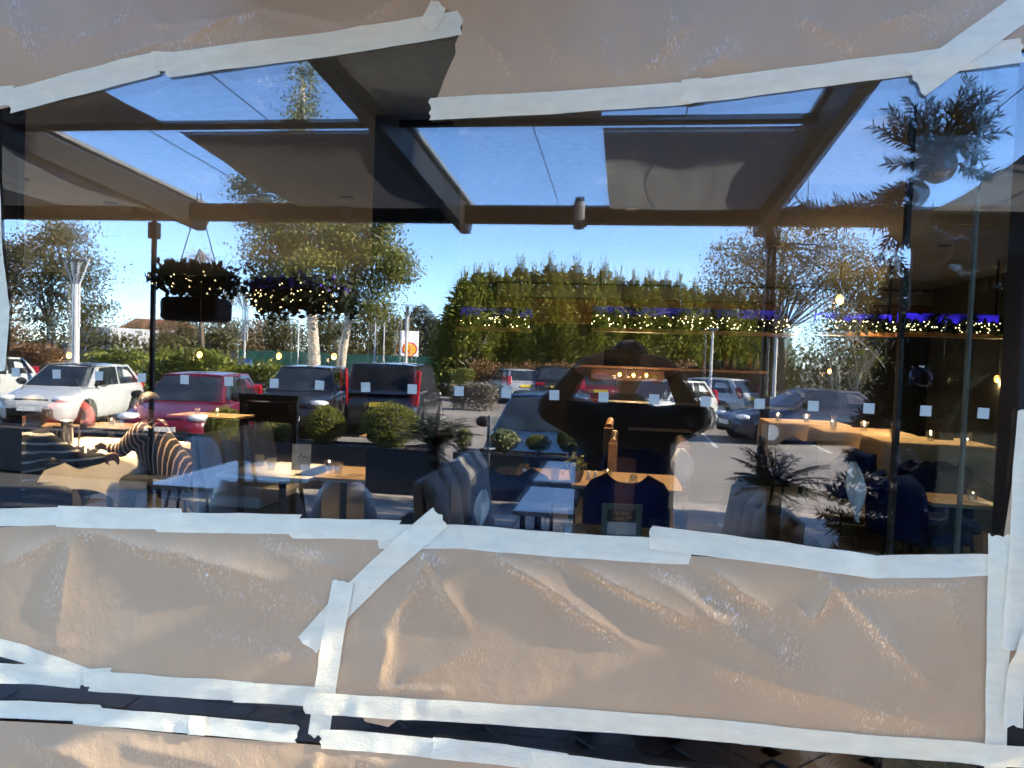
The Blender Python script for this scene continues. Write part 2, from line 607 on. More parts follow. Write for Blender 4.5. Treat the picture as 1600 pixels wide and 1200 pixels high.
def paper(name, label, top, bottom, left, right, folds, seed, amp=1.0, step=5.0, edge=(60, 60, 60, 60), base=0.0022):
    """A sheet stretched between four edges, buckled by its folds; edges lie flat under the tape."""
    nu = max(4, int(sum(math.hypot(b_[0] - a[0], b_[1] - a[1]) for a, b_ in zip(top, top[1:])) / step))
    nv = max(4, int(sum(math.hypot(b_[0] - a[0], b_[1] - a[1]) for a, b_ in zip(left, left[1:])) / step))
    P, fold_glint = [], []
    for j in range(nv + 1):
        t = j / nv
        L, R = poly_at(left, t), poly_at(right, t)
        row = []
        for i in range(nu + 1):
            s = i / nu
            T, B = poly_at(top, s), poly_at(bottom, s)
            c = []
            for k in (0, 1):
                c.append((1 - t) * T[k] + t * B[k] + (1 - s) * L[k] + s * R[k]
                         - ((1 - s) * (1 - t) * top[0][k] + s * (1 - t) * top[-1][k] + (1 - s) * t * bottom[0][k] + s * t * bottom[-1][k]))
            u, v = c
            Wd, Hd = nu * step, nv * step
            e = sst(0.12 + t * Hd / edge[0]) * sst(0.12 + (1 - t) * Hd / edge[1]) * sst(0.12 + s * Wd / edge[2]) * sst(0.12 + (1 - s) * Wd / edge[3])
            q = Vector((u, v, seed * 37.0))
            h = 5.5 * (0.5 + noise.noise(q * 0.0055)) + 2.6 * noise.noise(q * 0.014) + 1.1 * abs(noise.noise(q * 0.035 + Vector((9, 3, 1))))
            # sharp crackle creases
            a1 = noise.noise(q * 0.011 + Vector((40, 7, 2)))
            h += 2.6 * math.exp(-abs(a1) * 13) * (0.35 + noise.noise(q * 0.007 + Vector((3, 80, 5))))
            h = max(-1.2, (0.45 * amp * h + 0.5 * folds_h(u, v, folds)) * e)
            p = at(u, v, 0)
            hh = base + max(0.0, h) * 0.001 + 0.0012
            hput(u, v, hh)
            fold_glint.append(SC[0] * (0.6 + 0.8 * noise.noise(q * 0.03 + Vector((2, 2, 2)))))
            row.append((p.x, -hh, p.z))
        P.append(row)
    o = MB().grid(P).build(name, PAPER, smooth=True, center=True)
    sa = o.data.attributes.new('fold_glint', 'FLOAT', 'POINT')
    sa.data.foreach_set('value', [max(0.0, x) for x in fold_glint])
    return tag(o, label, 'paper', 'brown paper taped over the glass')
paper('paper_sheet', 'upper brown paper sheet with slanting taped edge, over the dark awning panels', 
      [(-60, -60), (720, -60)], [(-60, 185), (25, 166), (120, 138), (250, 102), (420, 82), (600, 52), (705, 34)],
      [(-60, -60), (-60, 185)], [(720, -60), (708, 34)],
      [(0, 40, 120, 70, 26, 7, 0.3), (120, 70, 250, 10, 22, 6, -0.4), (180, 90, 430, 30, 30, 8, 0.4), (430, 20, 660, 60, 24, 5, 0.2), (240, 40, 380, 35, 14, 5, 0.5), (20, 0, 60, 120, 20, 9, -0.3), (300, 60, 420, 5, 16, 9, 0.4), (560, 40, 640, -10, 18, 8, 0.3)], 1, 1.7, 5, (10, 60, 10, 30))
paper('paper_sheet', 'upper brown paper sheet with a ragged torn end beside the dark column',
      [(640, -60), (1700, -60)], [(672, 182), (700, 168), (880, 160), (1080, 146), (1330, 112), (1500, 88), (1700, 70)],
      [(640, -60), (642, -8), (648, 6), (668, 9), (690, 12), (708, 20), (722, 36), (723, 48), (712, 70), (713, 85), (698, 118), (688, 145), (672, 182)],
      [(1700, -60), (1700, 70)],
      [(1050, 20, 1060, 130, 22, 7, 0.4), (1060, 130, 1180, 60, 22, 6, -0.2), (850, 40, 900, 130, 26, 5, 0.3), (940, 60, 960, 140, 18, 5, -0.3), (1250, 30, 1360, 90, 30, 7, 0.4), (1380, 40, 1470, 10, 26, 7, 0.2), (1440, 70, 1560, 10, 18, 6, -0.4), (1010, 110, 1100, 10, 18, 10, 0.4), (760, 60, 820, 140, 14, 8, 0.3)], 2, 1.6, 5, (10, 60, 25, 10), base=0.0046)
paper('paper_sheet', 'brown paper sheet with one long diagonal buckle, below the mirrored terrace tables',
      [(-60, 826), (30, 822), (120, 818), (285, 822), (400, 830), (520, 836), (600, 846)], [(-60, 1000), (40, 1020), (140, 1062), (300, 1072), (505, 1090)],
      [(-60, 826), (-60, 1000)], [(600, 846), (560, 905), (530, 960), (505, 1090)],
      [(112, 826, 520, 925, 22, 15, 0.45), (115, 830, 90, 1000, 24, 9, 0.3), (100, 835, -30, 905, 20, 9, -0.3), (530, 880, 380, 850, 24, 6, 0.4), (540, 955, 300, 890, 40, 8, -0.3), (520, 1040, 250, 990, 45, 6, 0.3), (60, 1020, 120, 1005, 10, 6, 0.5), (430, 860, 560, 905, 16, 6, 0.4)], 3, 0.9, 4.5, (46, 46, 10, 46))
paper('paper_sheet', 'widest brown paper sheet, with fan-shaped creases, beside the crossed tapes',
      [(560, 838), (640, 846), (760, 856), (900, 864), (1080, 866), (1310, 882), (1545, 894)], [(505, 1092), (800, 1110), (1100, 1130), (1340, 1150), (1545, 1162)],
      [(560, 838), (535, 920), (520, 1000), (505, 1092)], [(1545, 897), (1542, 1162)],
      [(655, 852, 735, 990, 16, 12, 0.4), (690, 850, 560, 1050, 26, 9, -0.3), (765, 860, 1010, 1020, 20, 14, 0.45), (820, 862, 860, 890, 12, 6, 0.3), (868, 868, 1120, 985, 20, 15, 0.5), (1085, 876, 1230, 965, 18, 12, 0.4), (1010, 890, 1290, 1080, 44, 10, -0.35), (1292, 900, 1460, 1080, 20, 13, 0.45), (1270, 965, 1310, 900, 16, 12, 0.2), (610, 990, 590, 1085, 18, 9, -0.4), (640, 1060, 780, 1000, 22, 6, 0.3), (1330, 920, 1540, 905, 18, 8, 0.4), (1120, 1040, 1520, 1150, 40, 8, 0.3), (1480, 900, 1500, 1010, 20, 7, -0.3), (700, 1080, 560, 1070, 12, 7, 0.3), (1240, 940, 1280, 980, 10, 6, 0.2)], 4, 0.9, 4.5, (50, 50, 40, 40))
paper('paper_sheet', 'brown paper sheet along the bottom edge, below the dark gap in the covering',
      [(-60, 1122), (140, 1132), (320, 1150), (500, 1163), (720, 1176), (900, 1196), (1060, 1206), (1320, 1222)], [(-60, 1300), (1320, 1330)],
      [(-60, 1122), (-60, 1300)], [(1320, 1222), (1320, 1330)],
      [(40, 1150, 180, 1210, 30, 8, 0.3), (200, 1160, 420, 1215, 34, 7, 0.3), (500, 1168, 470, 1260, 16, 8, -0.3), (560, 1180, 760, 1260, 30, 8, 0.4)], 5, 1.0, 6, (46, 10, 10, 10))
paper('paper_scrap', 'small torn brown paper flap hanging under the long lower tape',
      [(560, 1100), (632, 1106)], [(572, 1126), (590, 1130), (608, 1134), (624, 1122)], [(560, 1100), (566, 1116), (572, 1126)], [(632, 1106), (628, 1116), (624, 1122)], [], 6, 0.4, 5, (20, 500, 20, 20), base=0.004)
paper('paper_edge', 'narrow brown paper strip showing between the upright tapes beside the black upright',
      [(1556, 900), (1594, 660)], [(1556, 1090), (1590, 1090)], [(1556, 900), (1556, 1090)], [(1594, 660), (1590, 1090)], [(1580, 800, 1572, 1080, 14, 7, 0.3)], 7, 0.5, 6, (30, 30, 20, 20), base=0.0045)

# ------------------------------------------------------------------ masking tape
TAPE = veilmat('masking_tape', (0.95, 0.83, 0.60), 0.20, 0.5, bump=0.2, bscale=420, stretch=(0.35, 1, 1), trans=0.05)
tape_n = [0]
def tape(path, wd, label, lift=0.0, curl=0.0):
    """A strip of tape along a line of points: torn zigzag ends, crinkles, a little lifted."""
    k0 = tape_n[0]
    tape_n[0] += 1
    r = random.Random(100 + k0)
    L = sum(math.hypot(b_[0] - a[0], b_[1] - a[1]) for a, b_ in zip(path, path[1:]))
    n = max(4, int(L / 7))
    rows = 7
    pts = [poly_at(path, i / n) for i in range(n + 1)]
    ends = [[r.uniform(-3.5, 3.5) for _ in range(rows)] for _ in (0, 1)]
    cr = [(r.uniform(0, L), r.uniform(-0.9, 0.9), r.uniform(4, 10), r.uniform(0.6, 2.2)) for _ in range(int(L / 55) + 1)]
    P = []
    for i in range(n + 1):
        a, b_ = pts[max(0, i - 1)], pts[min(n, i + 1)]
        d = math.hypot(b_[0] - a[0], b_[1] - a[1])
        tx, ty = (b_[0] - a[0]) / d, (b_[1] - a[1]) / d
        row = []
        for j in range(rows):
            s = j / (rows - 1) - 0.5
            wob = 1.2 * noise.noise(Vector((i * 0.13, k0 * 7.7, 0 if s < 0 else 5)))
            o = s * wd + wob * abs(s) * 2
            ex = (ends[0][j] if i == 0 else 0) + (ends[1][j] if i == n else 0)
            u, v = pts[i][0] + tx * ex - ty * o, pts[i][1] + ty * ex + tx * o
            h = 0.55 * noise.noise(Vector((u * 0.05, v * 0.05, k0))) + 0.35 * noise.noise(Vector((u * 0.16, v * 0.16, k0)))
            for (c, sl, cw, ch) in cr:
                x = (i / n * L - c - sl * s * wd) / cw
                h += ch * math.exp(-x * x) * (0.5 + s if sl > 0 else 0.5 - s)
            if curl:
                h += curl * (max(0.0, 1 - (i / n) * L / 40) ** 2 + max(0.0, 1 - (1 - i / n) * L / 40) ** 2)
            row.append([u, v, max(-0.4, h) * 0.001, hget(u, v)])
        P.append(row)
    need = [[q[3] for q in row] for row in P]
    G = [r_[:] for r_ in need]
    for _ in range(6):
        G = [[max(need[i][j], 0.25 * (G[max(0, i - 1)][j] + G[min(n, i + 1)][j] + G[i][max(0, j - 1)] + G[i][min(rows - 1, j + 1)])) for j in range(rows)] for i in range(n + 1)]
    for i in range(n + 1):
        for j in range(rows):
            u, v, h, _ = P[i][j]
            y = G[i][j] + 0.0009 + h * 0.7 + lift * 0.4
            hput(u, v, y)
            p = at(u, v, 0)
            P[i][j] = (p.x, -y, p.z)
    o = MB().grid(P).build('tape_strip', TAPE, smooth=True, center=True)
    return tag(o, label, 'tape', 'strips of masking tape on the glass')
# top
tape([(-30, 152), (26, 150)], 30, 'short tape stub at the corner of the slanting upper paper edge')
tape([(16, 160), (130, 130), (250, 99)], 36, 'tape along the slanting upper paper edge, lowest length, over the grey awning panels')
tape([(242, 97), (300, 98), (357, 92)], 30, 'crumpled short tape patch joining two lengths on the slanting upper edge', 0.0012, 1.5)
tape([(262, 104), (380, 88), (520, 70), (620, 54), (722, 37)], 37, 'tape along the slanting upper paper edge, upper length ending at the torn paper')
tape([(688, 8), (678, 28), (668, 46)], 26, 'twisted tape scrap over the tip of the slanting tape beside the torn paper edge', 0.0015, 2)
tape([(672, 172), (880, 161), (1082, 147)], 34, 'tape under the torn-ended upper paper sheet, starting beside the dark column')
tape([(1064, 146), (1094, 143)], 35, 'small square tape patch joining two lengths under the upper paper sheet', 0.001)
tape([(1076, 147), (1330, 113), (1450, 98), (1520, 92)], 35, 'tape under the upper paper sheet above the wreath of fir and baubles')
tape([(1462, 98), (1520, 90), (1594, 82)], 38, 'wrinkled tape end touching the black upright above the fir garland', 0.0008, 1.5)
tape([(1640, -18), (1520, 68), (1430, 132)], 46, 'wide diagonal tape crossing the upper paper corner, its lower end folded over', 0.0022, 2)
# left edge
tape([(-14, 285), (-10, 390), (0, 470), (2, 480), (-6, 580)], 30, 'upright tape at the edge of the glass beside the lamp post reflection', 0.0, 1)
# under the clear strip
tape([(-40, 809), (40, 807), (126, 805)], 28, 'thin tape at the start of the paper edge under the seated diners')
tape([(92, 806), (180, 809), (286, 811)], 33, 'tape on the paper edge below the white tablecloth')
tape([(246, 815), (360, 817), (470, 819)], 31, 'tape on the paper edge below the mirrored blue-white tables')
tape([(456, 825), (540, 826), (626, 828)], 31, 'tape on the paper edge below the lit table with two tumblers')
tape([(590, 838), (720, 838), (880, 851), (1000, 858), (1080, 862)], 38, 'long tape on the paper edge below the grey banquette and framed menu')
tape([(690, 806), (600, 884), (540, 942), (482, 1006)], 38, 'long diagonal tape crossing the joint of two paper sheets', 0.0022, 3)
tape([(538, 908), (520, 1010), (498, 1150)], 33, 'upright tape over the joint of two paper sheets, crossing the diagonal one', 0.003)
tape([(1016, 838), (1090, 848), (1220, 864), (1362, 884)], 36, 'tape on the paper edge below the palm planter, one end curled up', 0.0015, 4)
tape([(1318, 876), (1360, 884), (1480, 884), (1570, 880)], 35, 'tape on the paper edge below the dark fir tree, running to the black upright')
tape([(1558, 834), (1556, 1000), (1552, 1230)], 34, 'long upright tape down the end of the widest paper sheet', 0.0012, 1)
tape([(1606, 640), (1596, 760), (1588, 880), (1580, 990), (1576, 1010)], 38, 'upright tape hanging loose over the black upright', 0.004, 2)
tape([(1606, 985), (1584, 1040), (1578, 1130)], 30, 'crumpled upright tape end low on the black upright', 0.006, 4)
# lower gap
tape([(-30, 1003), (40, 1020), (140, 1058)], 28, 'slanting tape across the low corner of the buckled paper sheet')
tape([(-30, 1050), (60, 1053), (130, 1058)], 32, 'tape bordering the dark gap, first length under the slanting tape', 0.001)
tape([(134, 1057), (178, 1056)], 28, 'small tape patch above the dark gap where the slanting tape ends', 0.0016)
tape([(144, 1062), (270, 1072), (398, 1080)], 32, 'tape bordering the dark gap under the buckled paper sheet, middle length')
tape([(366, 1080), (430, 1083), (510, 1088)], 32, 'tape bordering the dark gap, last length before the upright tape')
tape([(480, 1096), (492, 1097), (800, 1116), (1100, 1138), (1340, 1162), (1600, 1180)], 34, 'longest tape, under the widest paper sheet along the dark gap', 0.001, 1)
tape([(-30, 1106), (60, 1109), (158, 1114)], 27, 'tape on top of the bottom paper sheet, first length')
tape([(120, 1116), (300, 1131), (465, 1146)], 28, 'tape on top of the bottom paper sheet, middle length ending square in the gap')
tape([(298, 1131), (324, 1133)], 29, 'tiny tape patch on the middle length above the bottom paper sheet', 0.001)
tape([(502, 1152), (610, 1160), (718, 1171)], 30, 'tape on top of the bottom paper sheet beginning under the upright tape', 0.0012)
tape([(676, 1166), (780, 1177), (884, 1192)], 32, 'tape on top of the bottom paper sheet, sloping length below the blue chair')
tape([(830, 1186), (950, 1202), (1080, 1216)], 32, 'last tape on the bottom paper sheet, leaving the picture below the floor tiles')

# ------------------------------------------------------------------ the veranda over the terrace (seen mirrored)
QB, ZB = 2.8, 2.62                      # front beam: distance from the glass, roof height there
def zroof(q):
    return ZB + 0.062 * (QB - q)
v = thing('veranda', 'brown lean-to veranda with glass and canvas roof panels mirrored in the upper glass', 'veranda', (0, 0, 0))
RX = [-5.85, -4.35, -2.72, -1.0, 0.70, 2.4, 4.05]
for x in RX:
    mb = MB()
    for (q0, q1) in ((0.08, 3.05),):
        za, zb = zroof(q0), zroof(q1)
        p = [(x - 0.03, -q0, za - 0.10), (x + 0.03, -q0, za - 0.10), (x + 0.03, -q0, za), (x - 0.03, -q0, za),
             (x - 0.03, -q1 + 0.1, zb - 0.14), (x + 0.03, -q1 + 0.1, zb - 0.14), (x + 0.03, -q1, zb), (x - 0.03, -q1, zb)]
        mb.add(p, [(0, 1, 2, 3), (7, 6, 5, 4), (0, 4, 5, 1), (1, 5, 6, 2), (2, 6, 7, 3), (3, 7, 4, 0)])
    mb.build('rafter', DARKBROWN, v, bevel=0.004)
    MB().box((x, -1.55, zroof(1.55) + 0.02), (0.10, 2.95, 0.02), Matrix.Rotation(0.062, 3, 'X')).build('capping', GREYPAINT, v)
MB().box((-0.9, -QB, 2.555), (10.4, 0.08, 0.10)).build('front_beam', DARKBROWN, v, bevel=0.005)
MB().box((-0.9, -QB - 0.11, 2.585), (10.4, 0.10, 0.07)).build('gutter', M('gutter_grey', (0.20, 0.20, 0.21), 0.4), v, bevel=0.01)
MB().box((-0.9, -0.06, zroof(0) - 0.06), (10.4, 0.05, 0.18)).build('wall_plate', DARKBROWN, v)
MB().box((-2.68, -1.48, zroof(1.48) - 0.018), (6.74, 0.035, 0.03)).build('crossbar', DARKBROWN, v)
for (u, wd, rise) in ((239, 0.026, 0), (1203, 0.05, 0)):
    p = out(u, 450, QB)
    MB().box((p.x, -QB, 1.25), (wd, wd, 2.5)).box((p.x, -QB, 2.44), (wd + 0.03, wd + 0.03, 0.10)).box((p.x, -QB, 0.01), (0.14, 0.14, 0.02)).build('post', M('dark_post', (0.012, 0.012, 0.014), 0.45), v, bevel=0.004)
for x in (-5.8, 4.0):
    MB().box((x, -QB, 1.25), (0.06, 0.06, 2.5)).build('post', BLACK, v)
canvas = veilmat('awning_canvas', (0.22, 0.215, 0.205), 0.0, 0.9, bump=0.4, bscale=40, trans=0.4)
slate = veilmat('dark_canvas', (0.10, 0.095, 0.09), 0.0, 0.9, bump=0.3, bscale=50, trans=0.3)
fabric = {(2, 0, 1): slate, (2, 1, 0): slate, (3, 0, 1): canvas, (3, 1, 0): slate, (1, 0, 1): canvas, (1, 0, 0): slate, (1, 1, 1): slate, (1, 1, 0): canvas, (4, 0, 1): canvas, (0, 0, 0): canvas, (0, 0, 1): canvas, (0, 1, 1): slate, (5, 0, 0): canvas, (5, 1, 1): canvas}
for bay in range(6):
    xa, xb = RX[bay] + 0.031, RX[bay + 1] - 0.031
    for row, (qa, qb) in enumerate(((1.49, 2.86), (0.10, 1.47))):
        MB().add([(xa, -qa, zroof(qa) - 0.008), (xb, -qa, zroof(qa) - 0.008), (xb, -qb, zroof(qb) - 0.008), (xa, -qb, zroof(qb) - 0.008),
                  (xa, -qa, zroof(qa)), (xb, -qa, zroof(qa)), (xb, -qb, zroof(qb)), (xa, -qb, zroof(qb))],
                 [(0, 1, 2, 3), (7, 6, 5, 4), (0, 4, 5, 1), (1, 5, 6, 2), (2, 6, 7, 3), (3, 7, 4, 0)]).build('roof_pane', ROOFGLASS, v)
        for c in (0, 1):
            fm = fabric.get((bay, row, c))
            xm = {2: -1.97, 3: -0.14}.get(bay, (xa + xb) / 2)
            x0, x1 = (xa, xm) if c == 0 else (xm, xb)
            if fm is not None:
                n, k = 14, 16
                P = []
                for i in range(n + 1):
                    q = (qa + 0.02) + (qb - qa - 0.09) * i / n
                    row_ = []
                    for j in range(k + 1):
                        x = x0 + (x1 - x0) * j / k + (0.03 * math.sin(i * 0.5 + bay) if 0 < j < k and fm is canvas else 0)
                        sag = 0.03 * math.sin(PI * j / k) * math.sin(PI * i / n) ** 0.5 + 0.022 * math.sin(PI * i / n) + (0.012 * noise.noise(Vector((x * 7, q * 5, bay))) + 0.006 * math.sin(j * 2.2 + q * 3)) * math.sin(PI * i / n)
                        row_.append((x, -q, zroof(q) - 0.035 - max(0, sag)))
                    P.append(row_)
                MB().grid(P).build('canvas_panel', fm, v, smooth=True)
        # thin tension wires under the glass
        for s in (0.33, 0.7):
            x = xa + (xb - xa) * s
            MB().tube([(x, -qa, zroof(qa) - 0.012), (x, -qb, zroof(qb) - 0.012)], 0.0022, 5).build('tension_wire', BLACK, v)
# small cylinder lights under the front beam, and the square driver boxes between
for k, (u, vv) in enumerate(((197, 312), (540, 316), (905, 336))):
    p = out(u, vv, QB - 0.09)
    t = thing('cylinder_light', ['grey cylinder spotlight on the veranda beam above the lamp post', 'grey cylinder spotlight on the veranda beam beside the dark column', 'grey cylinder spotlight on the veranda beam under the canvas panel'][k], 'spotlight', (p.x, p.y, p.z), 0, 'cylinder spotlights on the veranda beam')
    MB().lathe([(0.0, -0.075), (0.029, -0.075), (0.031, -0.07), (0.031, 0.07), (0.029, 0.075), (0.0, 0.075)], 16).build('lamp_body', GREYPAINT, t)
    MB().box((0, 0.0, 0.085), (0.05, 0.03, 0.03)).build('bracket', BLACK, t)
m = MB()
p = out(860, 345, QB - 0.06)
o = MB().box((0, 0, 0), (0.30, 0.05, 0.035)).box((0.18, 0, -0.005), (0.05, 0.05, 0.05)).build('heater_rail', DARKBROWN, None, bevel=0.004)
o.location = p
tag(o, 'flat dark heater rail fixed under the veranda beam', 'heater')

# ------------------------------------------------------------------ terrace furniture (seen mirrored)
tabletop_pale = M('laminate_pale', (0.42, 0.43, 0.45), 0.22, var=0.06, scale=3)
def cafe_table(name, label, x, y, w, d, top, group=None, h=0.75, legs='four', leg_mat=None, th=0.03):
    t = thing(name, label, 'table', (x, y, 0), 0, group)
    leg_mat = leg_mat or BLACK
    MB().box((0, 0, h - th / 2), (w, d, th)).build('tabletop', top, t, bevel=0.004)
    if legs == 'four':
        for sx in (-1, 1):
            for sy in (-1, 1):
                MB().tube([(sx * (w / 2 - 0.05), sy * (d / 2 - 0.05), 0), (sx * (w / 2 - 0.06), sy * (d / 2 - 0.06), h - th)], 0.018, 8).build('leg', leg_mat, t)
    else:
        MB().lathe([(0.0, 0.0), (0.22, 0.0), (0.22, 0.012), (0.03, 0.03), (0.03, h - th - 0.01), (0.12, h - th), (0, h - th)], 16).build('pedestal', leg_mat, t)
    return t
a = out_z(215, 775, 0.75)
bq = out_z(370, 722, 0.75)
cafe_table('terrace_table', 'pale terrace table with dark edge mirrored below the striped diner', -2.85, -3.95, 0.95, 1.25, tabletop_pale)
cafe_table('terrace_table', 'pale terrace table mirrored beside the photographer, its near corner in the clear', -0.34, -3.72, 0.72, 0.95, tabletop_pale)
cafe_table('terrace_table', 'pale terrace table mirrored behind the other, in front of the planter', -0.36, -5.05, 0.72, 1.2, tabletop_pale)
shell_m = M('white_shell', (0.45, 0.47, 0.50), 0.35, var=0.05)
def shell_chair(label):
    t = thing('shell_chair', label, 'chair', (0, 0, 0), 0, 'white shell chairs on the terrace')
    P = []
    for i in range(9):
        z = 0.45 + 0.0 if i < 3 else 0.45 + (i - 2) * 0.068
        yy = [0.22, 0.1, -0.1, -0.19, -0.215, -0.23, -0.24, -0.25, -0.258][i]
        hw = [0.20, 0.21, 0.21, 0.215, 0.22, 0.215, 0.20, 0.17, 0.11][i]
        P.append([(hw * s, yy + (0.07 * s * s if i > 2 else 0), z + (0.045 * s * s if i < 3 else 0)) for s in (-1, -0.75, -0.4, 0, 0.4, 0.75, 1)])
    o = MB().grid(P).build('shell', shell_m, t, smooth=True)
    sm = o.modifiers.new('thick', 'SOLIDIFY')
    sm.thickness = 0.012
    for sx in (-1, 1):
        for sy in (-1, 1):
            MB().tube([(sx * 0.16, sy * 0.13 - 0.02, 0.44), (sx * 0.21, sy * 0.21 - 0.02, 0)], [0.014, 0.010], 8).build('leg', BLACK, t)
    return t
ch = shell_chair('')
spots = [(392, 0.80, 3.3, 0.0, 'white shell chair mirrored behind the dark easel'), (452, 0.80, 3.35, 0.1, 'white shell chair mirrored beside the easel leg, nearer the lit table'), (545, 0.8, 3.5, -0.2, 'white shell chair mirrored in front of the dark column'), (300, 0.8, 4.9, 2.9, 'white shell chair mirrored on the far side of the pale table')]
for k, (u, z, q, rz, lab) in enumerate(spots):
    p = out(u, 750, q)
    place_copy(ch, k == 0, (p.x, -q, 0), rz + PI, lab)
# easel stand
t = thing('easel_sign', 'dark wooden easel sign frame with a blank black board', 'easel', (0, 0, 0))
pe = out(420, 640, 3.0)
t.location = (pe.x, -3.0, 0)
EAS = M('easel_wood', (0.022, 0.020, 0.019), 0.5, var=0.3)
for sx in (-1, 1):
    MB().box((sx * 0.178, 0, 0.72), (0.035, 0.03, 1.44)).build('leg', EAS, t, bevel=0.003)
    MB().tube([(sx * 0.15, 0.02, 1.38), (sx * 0.17, -0.42, 0)], 0.014, 6).build('rear_leg', EAS, t)
MB().box((0, 0, 1.42), (0.40, 0.034, 0.045)).build('top_rail', EAS, t)
MB().box((0, 0.002, 1.33), (0.32, 0.012, 0.13)).build('board', BLACK, t)
for z in (0.86, 0.5):
    MB().box((0, 0, z), (0.33, 0.04, 0.03)).build('crossbar', EAS, t)

# planters with clipped shrubs
plant_m = M('planter_zinc', (0.030, 0.032, 0.036), 0.55, var=0.2, scale=5)
SOIL = M('potting_soil', (0.03, 0.02, 0.015), 0.95)
def planter(x0, x1, q, label, h=0.56, dp=0.46, mat=None):
    t = thing('planter_box', label, 'planter', ((x0 + x1) / 2, -q, 0), 0, 'dark planter boxes along the terrace edge')
    w_ = x1 - x0
    mb = MB()
    mb.box((0, dp / 2 - 0.015, h / 2), (w_, 0.03, h)).box((0, -dp / 2 + 0.015, h / 2), (w_, 0.03, h)).box((-w_ / 2 + 0.015, 0, h / 2), (0.03, dp - 0.06, h)).box((w_ / 2 - 0.015, 0, h / 2), (0.03, dp - 0.06, h))
    mb.build('box', mat or plant_m, t, bevel=0.004)
    MB().box((0, 0, h - 0.05), (w_ - 0.062, dp - 0.062, 0.05)).build('soil', SOIL, t)
    return t
QP = 7.55
def xo(u, q, v=650):
    return out(u, v, q).x
planter(xo(-70, QP), xo(138, QP), QP, 'dark planter box mirrored behind the bold striped diner')
planter(xo(142, QP), xo(318, QP), QP, 'dark planter box mirrored behind the white tablecloth')
planter(xo(322, QP), xo(482, QP), QP, 'dark planter box mirrored behind the easel and the red hatchback')
planter(xo(486, QP), xo(690, QP), QP, 'dark planter box holding the two round shrubs in front of the black van')
planter(xo(716, QP), xo(925, QP), QP, 'dark planter box with mixed low shrubs in front of the blue car')
box_leaf = leafmat('box_leaves', [(0.08, 0.10, 0.014), (0.16, 0.17, 0.026), (0.25, 0.245, 0.04), (0.12, 0.135, 0.02)], 0.3)
pale_leaf = leafmat('variegated_leaves', [(0.08, 0.10, 0.03), (0.30, 0.30, 0.12), (0.18, 0.20, 0.06), (0.42, 0.40, 0.20)], 0.3)
BARK = M('bark', (0.10, 0.075, 0.05), 0.9, var=0.4, scale=30, bump=0.6)
def shrub(x, y, z, r, rz_, n, mat, label, cat='shrub', leaf=0.035, flat=1.0, shell=True):
    t = thing('clipped_shrub', label, cat, (x, y, z))
    d = unit(RNG.normal(size=(n, 3)))
    rr = RNG.uniform(0.82 if shell else 0.45, 1.04, size=(n, 1)) 
    nz = np.array([1 + 0.10 * noise.noise(Vector(a_) * 2.3) + 0.06 * noise.noise(Vector(a_) * 6) for a_ in d])[:, None]
    C = d * rr * nz * np.array([r, r, rz_]) + np.array([0, 0, rz_ * 0.95])
    D = d + RNG.normal(size=(n, 3)) * 0.7
    V = leaf_quads(C, D, leaf * RNG.uniform(0.7, 1.3, n), leaf * 0.55)
    link('foliage', quads_mesh('foliage', V, mat), t)
    MB().tube([(0, 0, -0.06), (0.01, 0.01, rz_ * 0.9)], [0.03, 0.02], 7).build('stem', BARK, t)
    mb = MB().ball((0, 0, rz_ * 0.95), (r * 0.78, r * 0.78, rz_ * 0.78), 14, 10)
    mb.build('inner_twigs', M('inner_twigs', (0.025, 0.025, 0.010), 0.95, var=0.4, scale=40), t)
    return t
def shrub_px(u, v0, v1, wpx, mat, label, n=3500, leaf=0.035, q=QP, shell=True):
    D_ = (q + 1.6) / F
    top, bot = out(u, v0, q), out(u, v1, q)
    rz_ = (top.z - bot.z) / 1.95
    shrub(top.x, -q, bot.z, wpx * D_ / 2, rz_, n, mat, label, leaf=leaf, shell=shell)
shrub_px(352, 636, 692, 62, box_leaf, 'yellow green round shrub mirrored over the red car, half behind the easel leg', 3000)
shrub_px(432, 655, 692, 50, box_leaf, 'small low shrub mirrored inside the easel frame', 1800, shell=False)
shrub_px(510, 634, 692, 62, box_leaf, 'egg-shaped clipped shrub mirrored in front of the van, smaller of its box', 3200)
shrub_px(612, 630, 698, 92, box_leaf, 'largest round clipped shrub mirrored before the van tail light', 5200)
shrub_px(726, 668, 702, 26, pale_leaf, 'tiny pale shrub mirrored behind the palm fronds', 700, 0.05, shell=False)
shrub_px(790, 672, 704, 46, pale_leaf, 'pale variegated shrub mirrored under the wing mirror of the blue car', 1300, 0.06, shell=False)
shrub_px(842, 680, 704, 40, box_leaf, 'low green shrub mirrored between the variegated one and the clipped cube', 1600, shell=False)
shrub_px(894, 666, 706, 44, box_leaf, 'squarish clipped shrub mirrored beside the photographer', 2400)
# glass wind screen behind the planter
t = thing('wind_screen', 'clear glass wind screen standing at the planter before the blue car', 'screen', (xo(845, 7.15), -7.15, 0))
MB().box((0, 0, 0.60), (1.15, 0.012, 0.85)).build('pane', clearmat('screen_glass', 0.08, (0.88, 0.93, 0.92)), t)
for s in (-1, 1):
    MB().box((s * 0.6, 0, 0.52), (0.035, 0.035, 1.03)).build('post', GREYPAINT, t)

